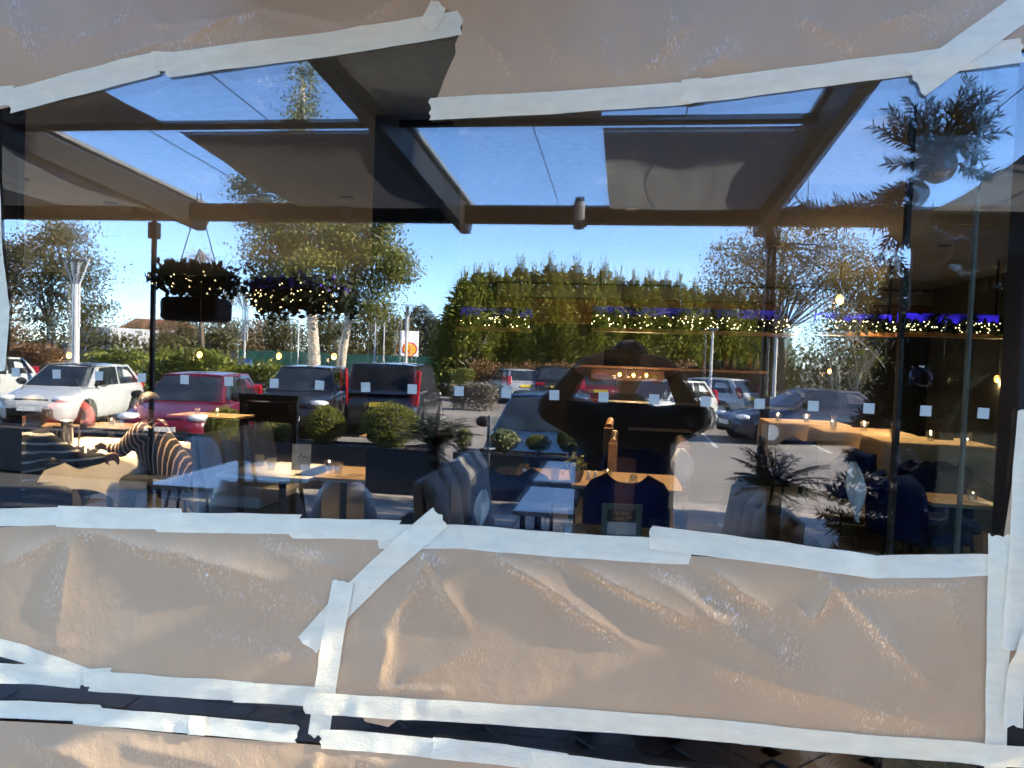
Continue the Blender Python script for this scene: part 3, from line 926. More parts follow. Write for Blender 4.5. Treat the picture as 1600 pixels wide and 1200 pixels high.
# ------------------------------------------------------------------ cars
CARGLASS = M('car_glass', (0.018, 0.024, 0.028), 0.04, var=0.5, scale=2.5, spec=0.9)
RUBBER = M('tyre_rubber', (0.014, 0.014, 0.014), 0.8)
ALLOY = M('alloy', (0.45, 0.45, 0.46), 0.3, 0.9)
TRIM = M('black_trim', (0.012, 0.012, 0.013), 0.5, spec=0.2)
LAMP = M('headlight_glass', (0.70, 0.72, 0.74), 0.08, var=0.3, scale=25)
REDLAMP = M('tail_light_red', (0.30, 0.008, 0.018), 0.12, var=0.35, scale=18)
PLATEW = M('white_plate', (0.75, 0.75, 0.70), 0.4)
PLATEY = M('yellow_plate', (0.75, 0.55, 0.06), 0.4)
def paint(name, col, metal=0.0, rough=0.28):
    return M(name, col, rough, metal, var=0.04, coat=0.8)
SHAPES = {
    #          L     W     H    belt  wsb   rf     rr     rb    bonnet z  tail  
    'hatch': (4.05, 1.76, 1.48, 0.95, 0.98, 0.22, -1.42, -1.88, 0.86, 0.98),
    'saloon': (4.65, 1.82, 1.44, 0.94, 0.95, 0.18, -1.05, -1.85, 0.82, 1.00),
    'suv': (4.35, 1.84, 1.62, 1.04, 1.00, 0.35, -1.55, -2.0, 0.98, 1.04),
    'van': (4.70, 1.86, 1.76, 1.05, 1.62, 0.92, -2.12, -2.28, 1.0, 1.05),
}
def make_car(kind, pm, label, u, Yv, head, roof_m=None, priv=False, cat='car', name='parked_car'):
    L, W, H, BZ, wsb, rf, rr, rb, bn, tl = SHAPES[kind]
    p = out(u, 650, Yv - 1.6)
    t = thing(name, label, cat, (p.x, p.y, -0.3), math.atan2(head[1], head[0]), 'cars parked in front of the building')
    hw = W / 2
    h = L / 2
    st = [(h, 0.34, 0.56, 0.60), (h - 0.06, 0.24, 0.68, 0.80), (h - 0.22, 0.20, bn - 0.13, 0.91), (h - 0.6, 0.19, bn - 0.03, 0.97), (wsb + 0.05, 0.19, BZ - 0.03, 0.985), (wsb - 0.35, 0.18, BZ, 1.0),
          (0, 0.18, BZ + 0.01, 1.0), (rb + 0.8, 0.18, BZ + 0.02, 1.0), (rb + 0.12, 0.2, tl, 0.985), (-h + 0.2, 0.21, tl - 0.02, 0.95), (-h + 0.05, 0.26, tl - 0.13, 0.88), (-h, 0.34, tl - 0.3, 0.78)]
    P = []
    for x, zb, zt, k in st:
        w_ = hw * k
        zm = zb + (zt - zb) * 0.55
        ring = [(-w_ * 0.86, zb), (-w_ * 0.98, zb + 0.10), (-w_, zm), (-w_ * 0.965, zt - 0.07), (-w_ * 0.90, zt), (-w_ * 0.45, zt + 0.022), (0, zt + 0.03)]
        ring = ring + [(-a_, z_) for a_, z_ in reversed(ring[:-1])]
        P.append([(x, a_, z_) for a_, z_ in ring])
    mb = MB().grid(P)
    n = len(P[0])
    mb.add(P[0], [tuple(range(n))])
    mb.add(P[-1], [tuple(range(n - 1, -1, -1))])
    mb.build('body', pm, t, smooth=True, subsurf=1)
    # cabin: belt ring, roof ring
    bw, rw = hw * 0.93, hw * (0.70 if kind != 'van' else 0.84)
    bz, rz_ = BZ - 0.02, H - 0.05
    B = [Vector((wsb, -bw * 0.93, bz)), Vector((wsb, bw * 0.93, bz)), Vector((rb, bw * 0.95, bz)), Vector((rb, -bw * 0.95, bz))]
    R = [Vector((rf, -rw * 0.93, rz_)), Vector((rf, rw * 0.93, rz_)), Vector((rr, rw * 0.95, rz_)), Vector((rr, -rw * 0.95, rz_))]
    mb = MB()
    mids = []
    for ring in (B, R):
        mids.append([ring[0], ring[0].lerp(ring[1], 0.5) + Vector((0.07, 0, 0)), ring[1], ring[1].lerp(ring[2], 0.5) + Vector((0, 0.035, 0.02 if ring is R else 0)), ring[2], ring[2].lerp(ring[3], 0.5) + Vector((-0.05, 0, 0)), ring[3], ring[3].lerp(ring[0], 0.5) + Vector((0, -0.035, 0.02 if ring is R else 0))])
    vs = mids[0] + mids[1]
    mb.add(vs, [(i, (i + 1) % 8, 8 + (i + 1) % 8, 8 + i) for i in range(8)])
    mb.build('cabin', pm, t, bevel=0.02)
    # roof skin, crowned
    P = []
    for i in range(9):
        s = i / 8
        x = rf + 0.07 + (rr - 0.05 - rf - 0.07) * s
        wy = rw * (0.93 + 0.06 * math.sin(PI * s)) + 0.01
        P.append([(x, wy * k, rz_ - 0.012 + 0.06 * math.sin(PI * (0.08 + 0.84 * s)) * (1 - (abs(k)) ** 2.6 * 0.9)) for k in (-1, -0.85, -0.5, 0, 0.5, 0.85, 1)])
    o = MB().grid(P).build('roof', roof_m or pm, t, smooth=True)
    md = o.modifiers.new('thick', 'SOLIDIFY')
    md.thickness = 0.02
    # windows: panes a few millimetres proud of the cabin faces
    def pane(name_, q, du, dv0, dv1, out_, parent=t):
        """q: four corners (bottom a, bottom b, top b, top a)"""
        a_, b_, c_, d_ = q
        N = (b_ - a_).cross(d_ - a_).normalized()
        def pt(s, k):
            return a_.lerp(b_, s).lerp(d_.lerp(c_, s), k) + N * out_
        s0, s1 = du
        mb = MB()
        e = 0.02
        ps = [pt(s0, dv0), pt(s1, dv0), pt(s1, dv1 - 0.05), pt(s1 - 0.03, dv1), pt(s0 + 0.03, dv1), pt(s0, dv1 - 0.05)]
        bk = [x - N * 0.02 for x in ps]
        k = len(ps)
        mb.add(ps + bk, [tuple(range(k)), tuple(range(2 * k - 1, k - 1, -1))] + [(i, i + k, (i + 1) % k + k, (i + 1) % k) for i in range(k)])
        return mb.build(name_, CARGLASS if not priv else TRIM, parent)
    wm = Vector((0.07, 0, 0))
    # windscreen in two halves that meet at the crowned middle
    m0, m1 = mids
    pane('windscreen', (m0[0], m0[1], m1[1], m1[0]), (0.07, 1.0), 0.04, 0.93, 0.006)
    pane('windscreen', (m0[1], m0[2], m1[2], m1[1]), (0.0, 0.93), 0.04, 0.93, 0.006)
    pane('rear_window', (m0[4], m0[5], m1[5], m1[4]), (0.1, 1.0), 0.12, 0.92, 0.006)
    pane('rear_window', (m0[5], m0[6], m1[6], m1[5]), (0.0, 0.9), 0.12, 0.92, 0.006)
    pane('side_window', (m0[2], m0[3], m1[3], m1[2]), (0.14, 0.97), 0.06, 0.9, 0.006)
    pane('side_window', (m0[3], m0[4], m1[4], m1[3]), (0.03, 0.84), 0.06, 0.9, 0.006)
    pane('side_window', (m0[6], m0[7], m1[7], m1[6]), (0.16, 0.97), 0.06, 0.9, 0.006)
    pane('side_window', (m0[7], m0[0], m1[0], m1[7]), (0.03, 0.86), 0.06, 0.9, 0.006)
    # wheels and arches
    R0 = 0.32 if kind != 'suv' else 0.36
    for sx in (h - 0.82, -h + 0.78):
        for sy in (-1, 1):
            ar = MB().tube([(sx, sy * (hw - 0.12), R0), (sx, sy * (hw + 0.006), R0)], R0 + 0.06, 24).build('wheel_arch', TRIM, t)
            wl = MB().tube([(sx, sy * (hw - 0.18), R0), (sx, sy * (hw - 0.02), R0), (sx, sy * (hw + 0.012), R0)], [R0, R0, R0 - 0.03], 24).build('wheel', RUBBER, t, smooth=False)
            mb = MB().tube([(sx, sy * (hw - 0.01), R0), (sx, sy * (hw + 0.018), R0)], [0.21, 0.20], 20)
            mb.build('rim', ALLOY, wl)
    # lamps, grille, plates, mirrors, handles
    for sy in (-1, 1):
        MB().ball((h - 0.20, sy * hw * 0.70, bn - 0.15), (0.17, 0.20, 0.075), 12, 8).build('headlight', LAMP, t, smooth=True)
        if kind == 'van':
            MB().box((-h + 0.10, sy * hw * 0.885, 1.18), (0.14, 0.13 if sy > 0 else 0.05, 0.85), Matrix.Rotation(-sy * 0.06, 3, 'X')).build('tail_light', REDLAMP, t, bevel=0.03)
        elif kind == 'hatch':
            MB().box((-h + 0.20, sy * hw * 0.80, 0.98), (0.16, 0.20, 0.40), Matrix.Rotation(0.3, 3, 'Y')).build('tail_light', REDLAMP, t, bevel=0.04)
        else:
            MB().box((-h + 0.10, sy * hw * 0.74, tl - 0.16), (0.16, 0.36, 0.14)).build('tail_light', REDLAMP, t, bevel=0.03)
        mm = MB().ball((wsb - 0.30, sy * (hw + 0.06), BZ + 0.08), (0.07, 0.12, 0.085), 10, 8)
        mm.build('wing_mirror', TRIM, t, smooth=True)
        for hx in (-0.15, -1.0):
            MB().box((hx, sy * (hw * 0.985), BZ - 0.17), (0.2, 0.03, 0.03)).build('door_handle', TRIM if priv else pm, t, bevel=0.006)
    MB().box((h - 0.04, 0, 0.42), (0.10, hw * 1.15, 0.16)).build('lower_grille', TRIM, t, bevel=0.02)
    MB().box((h - 0.12, 0, bn - 0.19), (0.12, hw * 0.8, 0.07)).build('grille', TRIM, t, bevel=0.01)
    MB().box((h + 0.02, 0, 0.50), (0.02, 0.52, 0.11)).build('number_plate', PLATEW, t)
    MB().box((-h - 0.015, 0, 0.78 if kind != 'saloon' else 0.7), (0.02, 0.52, 0.11)).build('number_plate', PLATEY, t)
    MB().box((-h + 0.04, 0, 0.40), (0.12, hw * 1.7, 0.2)).build('bumper', TRIM if kind in ('suv', 'van') else pm, t, bevel=0.03)
    MB().box((0, 0, 0.2), (L * 0.7, hw * 1.8, 0.14)).build('underbody', TRIM, t)
    return t
white_p, red_p, black_p = paint('white_car_paint', (0.46, 0.475, 0.455)), paint('crimson_car_paint', (0.115, 0.004, 0.016), 0.1), paint('black_car_paint', (0.010, 0.011, 0.013))
blue_p, silver_p, navy_p = paint('blue_car_paint', (0.025, 0.065, 0.15), 0.3), paint('silver_car_paint', (0.50, 0.50, 0.49), 0.5), paint('dark_navy_car_paint', (0.018, 0.020, 0.035), 0.2)
make_car('hatch', white_p, 'white hatchback with black roof mirrored next to the lamp post', 120, 17.0, (0.20, 0.98), black_p)
make_car('hatch', white_p, 'white car mirrored at the very edge, only its pale bonnet and windscreen showing', -48, 19.5, (0.10, 0.99))
make_car('hatch', red_p, 'crimson hatchback mirrored behind the easel in front of the laurel hedge', 310, 14.4, (0.22, 0.97))
make_car('suv', black_p, 'black off-road car facing forward mirrored between the red hatchback and the van', 482, 17.8, (0.20, 0.97))
make_car('van', black_p, 'black people carrier seen from behind mirrored over the largest clipped shrub', 622, 19.4, (-0.12, -0.99), priv=True, cat='van', name='parked_van')
make_car('hatch', blue_p, 'dark blue hatchback facing forward mirrored behind the planter of mixed shrubs', 858, 12.0, (0.04, 0.99))
make_car('hatch', silver_p, 'silver hatchback seen from behind mirrored under the conifers', 800, 33, (-0.42, -0.90))
make_car('suv', black_p, 'dark car mirrored close beside the silver hatchback', 856, 33.5, (-0.25, -0.97))
make_car('hatch', red_p, 'red car mirrored in the gap under the photographer raised arm', 928, 31, (-0.15, -0.98))
make_car('hatch', white_p, 'white car mirrored in the gap at the photographer neck, windscreen forward', 1035, 23, (-0.55, 0.83))
make_car('hatch', white_p, 'white hatchback with red tail light mirrored beyond the photographer elbow', 1098, 29, (-0.80, -0.6))
make_car('saloon', navy_p, 'long dark saloon side on mirrored behind the palm planter and tan tablecloths', 1262, 21.3, (-0.95, 0.30), priv=False)

# ------------------------------------------------------------------ lamp posts, poles, signs, fences, far buildings
POLE = M('pale_pole', (0.60, 0.60, 0.57), 0.4, var=0.06)
def lamp_post(u, vtop, Yv, label, y_head=True, r=0.06):
    q = Yv - 1.6
    p = out(u, vtop, q)
    t = thing('lamp_post', label, 'lamp post', (p.x, -q, -0.3), 0, 'lamp posts around the car park')
    H = p.z + 0.3
    if y_head:
        s = 1.0
        hh = H - 0.75
        MB().tube([(0, 0, 0), (0, 0, hh)], [r, r * 0.9], 12).build('pole', POLE, t)
        MB().tube([(-0.11, 0, hh - 1.3), (-0.11, 0, hh + 0.0), (-0.42, 0, H)], 0.028, 8).build('arm', POLE, t)
        MB().tube([(0.11, 0, hh - 1.3), (0.11, 0, hh + 0.0), (0.42, 0, H)], 0.028, 8).build('arm', POLE, t)
        MB().box((0, 0, H - 0.02), (0.8, 0.25, 0.05)).build('lamp_head', GREYPAINT, t, bevel=0.02)
        MB().tube([(0, 0, hh - 0.05), (0, 0, H - 0.1)], [0.06, 0.16], 10).build('reflector', STEEL, t)
    else:
        MB().tube([(0, 0, 0), (0, 0, H)], [r, r * 0.7], 10).build('pole', POLE, t)
        MB().box((0.0, 0.0, H), (0.34, 0.14, 0.07)).build('lamp_head', GREYPAINT, t, bevel=0.02)
    MB().tube([(0, 0, 0), (0, 0, 0.35)], r * 1.6, 12).build('base', POLE, t)
    return t
lamp_post(120, 405, 21, 'tall pale lamp post with forked head, mirrored over the white car', True, 0.11)
lamp_post(384, 455, 30, 'slim lamp post with small dark head mirrored beside the hanging basket', True, 0.05)
lamp_post(637, 476, 48, 'distant forked lamp post mirrored in front of the filling station sign', True, 0.09)
lamp_post(467, 476, 36, 'plain pale pole mirrored beside the pale birch trunk', False, 0.05)
lamp_post(587, 500, 40, 'plain pale pole mirrored between the leaning birch and the sign', False, 0.06)
lamp_post(601, 502, 46, 'thinner pale pole mirrored nearest the filling station sign', False, 0.05)
lamp_post(1114, 515, 26, 'bright pale pole mirrored beyond the photographer elbow', False, 0.055)
lamp_post(1213, 525, 23, 'bright pale pole mirrored over the bonnet of the dark saloon', False, 0.06)
lamp_post(1508, 486, 26, 'pale pole mirrored among the bare tree near the black upright', False, 0.05)
# filling station totem
q = 58.4
p0, p1 = out(638, 600, q), out(638, 517, q)
t = thing('filling_station_sign', 'tall white filling station sign with yellow shell emblem above a blue and a red panel', 'sign', (p0.x, -q, -0.3), rad(-27))
wd = 29 * 60 / F
MB().box((0, 0, (p1.z + 0.3) / 2 + 0.2), (wd, 0.5, p1.z + 0.3 - 0.4), None).build('panel', M('sign_white', (0.82, 0.82, 0.80), 0.4, var=0.03), t, bevel=0.05)
MB().box((wd * 0.33, 0, 0.2), (0.2, 0.2, 0.4)).box((-wd * 0.33, 0, 0.2), (0.2, 0.2, 0.4)).build('leg', GREYPAINT, t)
HT = p1.z + 0.3
em = MB()
cz, cx = HT - 1.55, 0.0
fan = [(0.0, -0.45), (0.26, -0.45), (0.30, -0.30), (0.56, -0.12), (0.60, 0.16), (0.50, 0.36), (0.32, 0.50), (0.12, 0.57), (-0.12, 0.57), (-0.32, 0.50), (-0.50, 0.36), (-0.60, 0.16), (-0.56, -0.12), (-0.30, -0.30), (-0.26, -0.45)]
def plate(pts, y0, y1):
    k = len(pts)
    mb = MB()
    mb.add([(x, y0, z) for x, z in pts] + [(x, y1, z) for x, z in pts], [tuple(range(k)), tuple(range(2 * k - 1, k - 1, -1))] + [(i, i + k, (i + 1) % k + k, (i + 1) % k) for i in range(k)])
    return mb
e_ = plate([(x * 1.0 + cx, z * 1.15 + cz) for x, z in fan], 0.255, 0.275).build('emblem', M('emblem_red', (0.62, 0.03, 0.02), 0.5), t)
plate([(x * 0.82 + cx, z * 0.94 + cz) for x, z in fan], 0.277, 0.287).build('emblem_fill', M('emblem_yellow', (0.85, 0.48, 0.02), 0.5), e_)
mb = MB()
for k in range(5):
    a_ = rad(50 + 20 * k)
    mb.tube([(cx, 0.289, cz - 0.40), (cx + 0.42 * math.cos(a_), 0.289, cz - 0.40 + 0.85 * math.sin(a_))], 0.014, 4)
mb.build('emblem_rib', MATS['emblem_red'], e_)
MB().box((0, 0.253, HT - 3.0), (wd * 0.86, 0.02, 0.75)).build('blue_panel', M('sign_blue', (0.10, 0.20, 0.45), 0.5, var=0.3, scale=3), t)
MB().box((0, 0.253, HT - 3.85), (wd * 0.86, 0.02, 0.5)).build('red_panel', M('sign_red', (0.75, 0.04, 0.06), 0.5), t)
# small post sign and blue car park sign
def post_sign(u, v0, v1, Yv, wpx, mats_, label):
    q = Yv - 1.6
    a_, b_ = out(u, v0, q), out(u, v1, q)
    w_ = wpx * Yv / F
    t = thing('post_sign', label, 'sign', (a_.x, -q, -0.3))
    MB().tube([(0, 0, 0), (0, 0, a_.z + 0.3)], 0.035, 8).build('post', GREYPAINT, t)
    hh = (a_.z - b_.z)
    if len(mats_) > 1:
        MB().box((0, 0.05, a_.z + 0.3 - hh * 0.2), (w_, 0.03, hh * 0.4)).build('top_panel', mats_[0], t)
    MB().box((0, 0.05, a_.z + 0.3 - hh * (0.7 if len(mats_) > 1 else 0.5)), (w_, 0.03, hh * (0.6 if len(mats_) > 1 else 1))).build('panel', mats_[-1], t)
post_sign(691, 557, 574, 42, 7, [M('sign_ochre', (0.55, 0.33, 0.05), 0.6), MATS['sign_white']], 'small post sign, ochre above white, mirrored beside the conifers')
post_sign(384, 561, 570, 27, 22, [M('sign_blue_pale', (0.10, 0.22, 0.50), 0.5, var=0.5, scale=8)], 'small blue sign board mirrored in front of the green fence')
def fence(u0, u1, v0, v1, Yv, name, mat, label, plank=0.14):
    q = Yv - 1.6
    a_, b_ = out(u0, v0, q), out(u1, v0, q)
    x0, x1 = min(a_.x, b_.x), max(a_.x, b_.x)
    H = (a_.z + b_.z) / 2 + 0.3
    t = thing(name, label, 'fence', ((x0 + x1) / 2, -q, -0.3))
    n = int((x1 - x0) / plank)
    mb = MB()
    r = random.Random(int(u0))
    for k in range(n):
        x = -(x1 - x0) / 2 + plank * (k + 0.5)
        mb.box((x, r.uniform(-0.004, 0.004), H / 2 + r.uniform(-0.02, 0.02)), (plank * 0.9, 0.022, H))
    stuff(mb.build('plank', mat, t))
    MB().box((0, -0.04, H * 0.25), (x1 - x0, 0.04, 0.08)).box((0, -0.04, H * 0.8), (x1 - x0, 0.04, 0.08)).build('rail', mat, t)
    for k in range(int((x1 - x0) / 2.4) + 1):
        MB().box((-(x1 - x0) / 2 + 2.4 * k, -0.09, H / 2), (0.09, 0.09, H + 0.1)).build('post', mat, t)
wood_f = M('weathered_wood', (0.26, 0.20, 0.15), 0.85, var=0.35, scale=6)
fence(66, 148, 546, 590, 27, 'wooden_fence', wood_f, 'weathered wooden fence mirrored behind the white car')
fence(296, 372, 550, 590, 28, 'wooden_fence', wood_f, 'weathered wooden fence mirrored above the laurel hedge')
fence(374, 730, 553, 594, 52, 'green_fence', M('green_fence_paint', (0.075, 0.25, 0.14), 0.7, var=0.2, scale=2), 'long green boarded fence mirrored behind the birch trunks', 0.3)
def far_house(u0, u1, v0, v1, Yv, wall, roofm, label, nwin):
    q = Yv - 1.6
    a_, b_ = out(u0, v0, q), out(u1, v1, q)
    w_, H = abs(b_.x - a_.x), a_.z + 0.3
    t = thing('far_building', label, 'building', ((a_.x + b_.x) / 2, -q - 4, -0.3))
    MB().box((0, 0, H / 2), (w_, 8, H)).build('wall', wall, t)
    if roofm:
        mb = MB().add([(-w_ / 2 - 0.3, 4.3, H), (w_ / 2 + 0.3, 4.3, H), (w_ / 2 + 0.3, -4.3, H), (-w_ / 2 - 0.3, -4.3, H), (-w_ / 2 - 0.3, 0, H + 1.8), (w_ / 2 + 0.3, 0, H + 1.8)], [(0, 1, 5, 4), (2, 3, 4, 5), (1, 2, 5), (3, 0, 4), (3, 2, 1, 0)])
        mb.build('roof', roofm, t)
    for k in range(nwin):
        x = -w_ / 2 + w_ * (k + 0.5) / nwin
        f = MB().box((x, 4.02, H * 0.6), (w_ / nwin * 0.5, 0.06, H * 0.28)).build('window', TRIM, t)
        MB().box((x, 4.06, H * 0.6), (w_ / nwin * 0.44, 0.02, H * 0.24)).build('pane', CARGLASS, f)
far_house(108, 172, 509, 540, 70, M('pale_cladding', (0.34, 0.36, 0.38), 0.7), None, 'pale grey flat roofed building far off, mirrored behind the lamp post', 3)
far_house(190, 266, 512, 540, 120, M('white_wall', (0.70, 0.68, 0.64), 0.7), M('red_roof_tiles', (0.30, 0.12, 0.06), 0.8), 'white house with rusty red roof far off among brown trees', 6)

# ------------------------------------------------------------------ trees and hedges
birch_l = leafmat('birch_leaves', [(0.09, 0.105, 0.022), (0.16, 0.17, 0.035), (0.26, 0.25, 0.06), (0.12, 0.135, 0.035)], 0.35)
olive_l = leafmat('olive_leaves', [(0.05, 0.055, 0.016), (0.10, 0.095, 0.028), (0.15, 0.12, 0.035), (0.07, 0.075, 0.02)], 0.3)
autumn_l = leafmat('autumn_leaves', [(0.09, 0.075, 0.015), (0.19, 0.15, 0.03), (0.28, 0.18, 0.03), (0.13, 0.12, 0.03)], 0.35)
rust_l = leafmat('rust_leaves', [(0.14, 0.07, 0.028), (0.23, 0.12, 0.052), (0.16, 0.092, 0.045), (0.28, 0.16, 0.066)], 0.3)
conif_l = leafmat('conifer_sprays', [(0.06, 0.092, 0.014), (0.14, 0.162, 0.022), (0.25, 0.24, 0.036), (0.10, 0.126, 0.018)], 0.22)
dark_l = leafmat('dark_evergreen', [(0.012, 0.022, 0.008), (0.024, 0.036, 0.012), (0.034, 0.046, 0.014)], 0.2)
laurel_l = leafmat('laurel_leaves', [(0.08, 0.11, 0.016), (0.17, 0.20, 0.03), (0.29, 0.29, 0.055), (0.11, 0.14, 0.022)], 0.3, 0.35)
lav_l = leafmat('grey_heather', [(0.12, 0.10, 0.08), (0.20, 0.17, 0.13), (0.26, 0.23, 0.17)], 0.2)
BIRCH = M('birch_bark', (0.52, 0.44, 0.34), 0.8, var=0.55, scale=4, bump=0.5, stretch=(2, 2, 7))
TWIG = M('twig_bark', (0.16, 0.12, 0.09), 0.9, var=0.3)
PALETWIG = M('pale_twig', (0.50, 0.43, 0.30), 0.8, var=0.3)

def limb(mb, p, d, L, r, depth, rr, tips, n=5, spread=0.6, up=0.15, kids=(2, 3)):
    pts, rads = [p], [r]
    for i in range(n):
        d = (d + Vector((rr.gauss(0, 0.14), rr.gauss(0, 0.14), rr.gauss(0, 0.1) + up * 0.3))).normalized()
        p = p + d * (L / n)
        pts.append(p)
        rads.append(r * (1 - 0.6 * (i + 1) / n))
    mb.tube(pts, rads, 6 if depth > 1 else 4, cap=False)
    if depth == 0:
        tips.append((pts[-1], d))
        return
    for k in range(rr.randint(*kids) + 1):
        i = rr.randint(2, n)
        nd = (d + Vector((rr.gauss(0, spread), rr.gauss(0, spread), rr.gauss(0.12, spread * 0.6)))).normalized()
        limb(mb, pts[i], nd, L * rr.uniform(0.5, 0.75), rads[i] * 0.72, depth - 1, rr, tips, n, spread, up, kids)
def crown(n, ells, leaf, clump=0.55, per=45, hang=0.0, rr=None):
    """Leaf clumps spread through ellipsoids (x, y, z, rx, ry, rz): uneven edge, gaps between clumps."""
    vol = np.array([e[3] * e[4] * e[5] for e in ells]) ** 0.7
    pick = RNG.choice(len(ells), size=max(3, n // per), p=vol / vol.sum())
    E = np.array(ells, float)[pick]
    d = unit(RNG.normal(size=(len(pick), 3)))
    cc = E[:, :3] + d * (RNG.uniform(0.25, 1, size=(len(pick), 1)) ** 0.5) * E[:, 3:]
    size = RNG.uniform(0.5, 1.25, size=(len(pick), 1)) * clump
    C = (cc[:, None, :] + RNG.normal(size=(len(pick), per, 3)) * size[:, None, :] * 0.5 * np.array([1, 1, 0.75])).reshape(-1, 3)
    D = RNG.normal(size=C.shape)
    D[:, 2] -= hang
    return leaf_quads(C, D, leaf * RNG.uniform(0.6, 1.3, len(C)), leaf * 0.6), cc
def tree(name, label, base, trunk_pts, r0, ells, n, leaf, lm, bark, clump=0.55, per=45, hang=0.3, group=None, boughs=14, seed=1):
    t = thing(name, label, 'tree', base, 0, group)
    rr = random.Random(seed)
    V, cc = crown(n, ells, leaf, clump, per, hang)
    link('crown', quads_mesh('crown', V, lm), t)
    mb = MB()
    tp = [Vector(p) for p in trunk_pts]
    k = len(tp)
    mb.tube(tp, [r0 * (1 - 0.8 * i / (k - 1)) for i in range(k)], 9)
    mb.build('trunk', bark, t, smooth=True)
    mb = MB()
    for c in cc[RNG.permutation(len(cc))[:boughs]]:
        c = Vector(c)
        s = tp[min(k - 1, rr.randint(max(1, k // 2 - 1), k - 1))]
        mid = s.lerp(c, 0.5) + Vector((rr.gauss(0, 0.15), rr.gauss(0, 0.15), 0.15))
        mb.tube([s, mid, c], [r0 * 0.3, r0 * 0.18, r0 * 0.05], 5, cap=False)
    mb.build('bough', bark, t)
    return t
def ell(u, v, q, wu, wv, base, depth=None):
    """crown lobe as seen: centre and half sizes in pixels, at distance q"""
    s = (q + 1.6) / F
    p = out(u, v, q)
    return (p.x - base[0], RNG.normal() * 0.4, p.z - base[2], wu * s, (depth or wu) * s, wv * s)
def gbase(u, q):
    p = out(u, 600, q)
    return Vector((p.x, -q, -0.3))
# the big pale-trunked birch pair
q = 28
b0 = gbase(493, q)
s = (q + 1.6) / F
def rel(u, v, b, q):
    p = out(u, v, q)
    return (p.x - b.x, 0.0, p.z - b.z)
tree('birch_tree', 'tall birch with upright cream trunk mirrored over the black off-road car', b0, [(0, 0, 0), rel(491, 560, b0, q), rel(487, 490, b0, q), rel(480, 420, b0, q), rel(478, 330, b0, q), rel(475, 230, b0, q), rel(474, 120, b0, q)], 0.27,
     [ell(430, 400, q, 50, 45, b0), ell(480, 370, q, 70, 55, b0), ell(400, 330, q, 38, 40, b0), ell(470, 300, q, 60, 50, b0), ell(425, 452, q, 40, 22, b0), ell(472, 220, q, 28, 60, b0), ell(474, 140, q, 17, 48, b0), ell(385, 290, q, 26, 22, b0)],
     19000, 0.15, birch_l, BIRCH, 0.62, 42, 0.5, 'pair of birches', 22, 2)
b1 = gbase(527, q - 1)
tree('birch_tree', 'birch with slanting cream trunk mirrored above the people carrier', b1, [(0, 0, 0), rel(536, 545, b1, q - 1), rel(545, 500, b1, q - 1), rel(552, 450, b1, q - 1), rel(556, 400, b1, q - 1), rel(560, 350, b1, q - 1)], 0.20,
     [ell(560, 380, q, 60, 40, b1), ell(610, 415, q, 45, 32, b1), ell(640, 430, q, 22, 20, b1), ell(530, 430, q, 50, 34, b1), ell(585, 455, q, 38, 20, b1), ell(600, 350, q, 40, 30, b1), ell(605, 485, q, 26, 18, b1)],
     14500, 0.15, birch_l, BIRCH, 0.62, 42, 0.5, 'pair of birches', 18, 3)
# tree at the edge, brown tree, bare greyish tree
b2 = gbase(85, 30)
tree('broadleaf_tree', 'olive green autumn tree mirrored behind the forked lamp post', b2, [(0, 0, 0), rel(80, 520, b2, 30), rel(78, 450, b2, 30), rel(85, 370, b2, 30)], 0.25,
     [ell(95, 390, 30, 50, 45, b2), ell(60, 430, 30, 50, 60, b2), ell(120, 440, 30, 45, 45, b2), ell(150, 430, 30, 28, 22, b2), ell(80, 490, 30, 60, 36, b2), ell(130, 490, 30, 40, 30, b2), ell(70, 360, 30, 40, 26, b2)],
     11000, 0.15, olive_l, TWIG, 0.8, 45, 0.3, None, 18, 4)
b3 = gbase(-10, 34)
tree('broadleaf_tree', 'reddish brown half bare tree mirrored at the taped edge of the glass', b3, [(0, 0, 0), rel(5, 500, b3, 34), rel(10, 400, b3, 34)], 0.22,
     [ell(5, 420, 34, 40, 60, b3), ell(30, 380, 34, 30, 40, b3), ell(20, 500, 34, 40, 40, b3)], 4500, 0.13, rust_l, TWIG, 0.8, 40, 0.3, None, 14, 5)
b4 = gbase(315, 44)
tree('broadleaf_tree', 'grey thin-leaved tree mirrored behind the hanging basket', b4, [(0, 0, 0), rel(315, 500, b4, 44), rel(312, 440, b4, 44), rel(312, 390, b4, 44)], 0.2,
     [ell(315, 430, 44, 42, 34, b4), ell(345, 460, 44, 28, 24, b4), ell(290, 450, 44, 26, 24, b4)], 5200, 0.13, leafmat('grey_leaves', [(0.14, 0.10, 0.08), (0.22, 0.17, 0.13), (0.28, 0.22, 0.17)], 0.3), TWIG, 0.8, 30, 0.1, None, 30, 6)
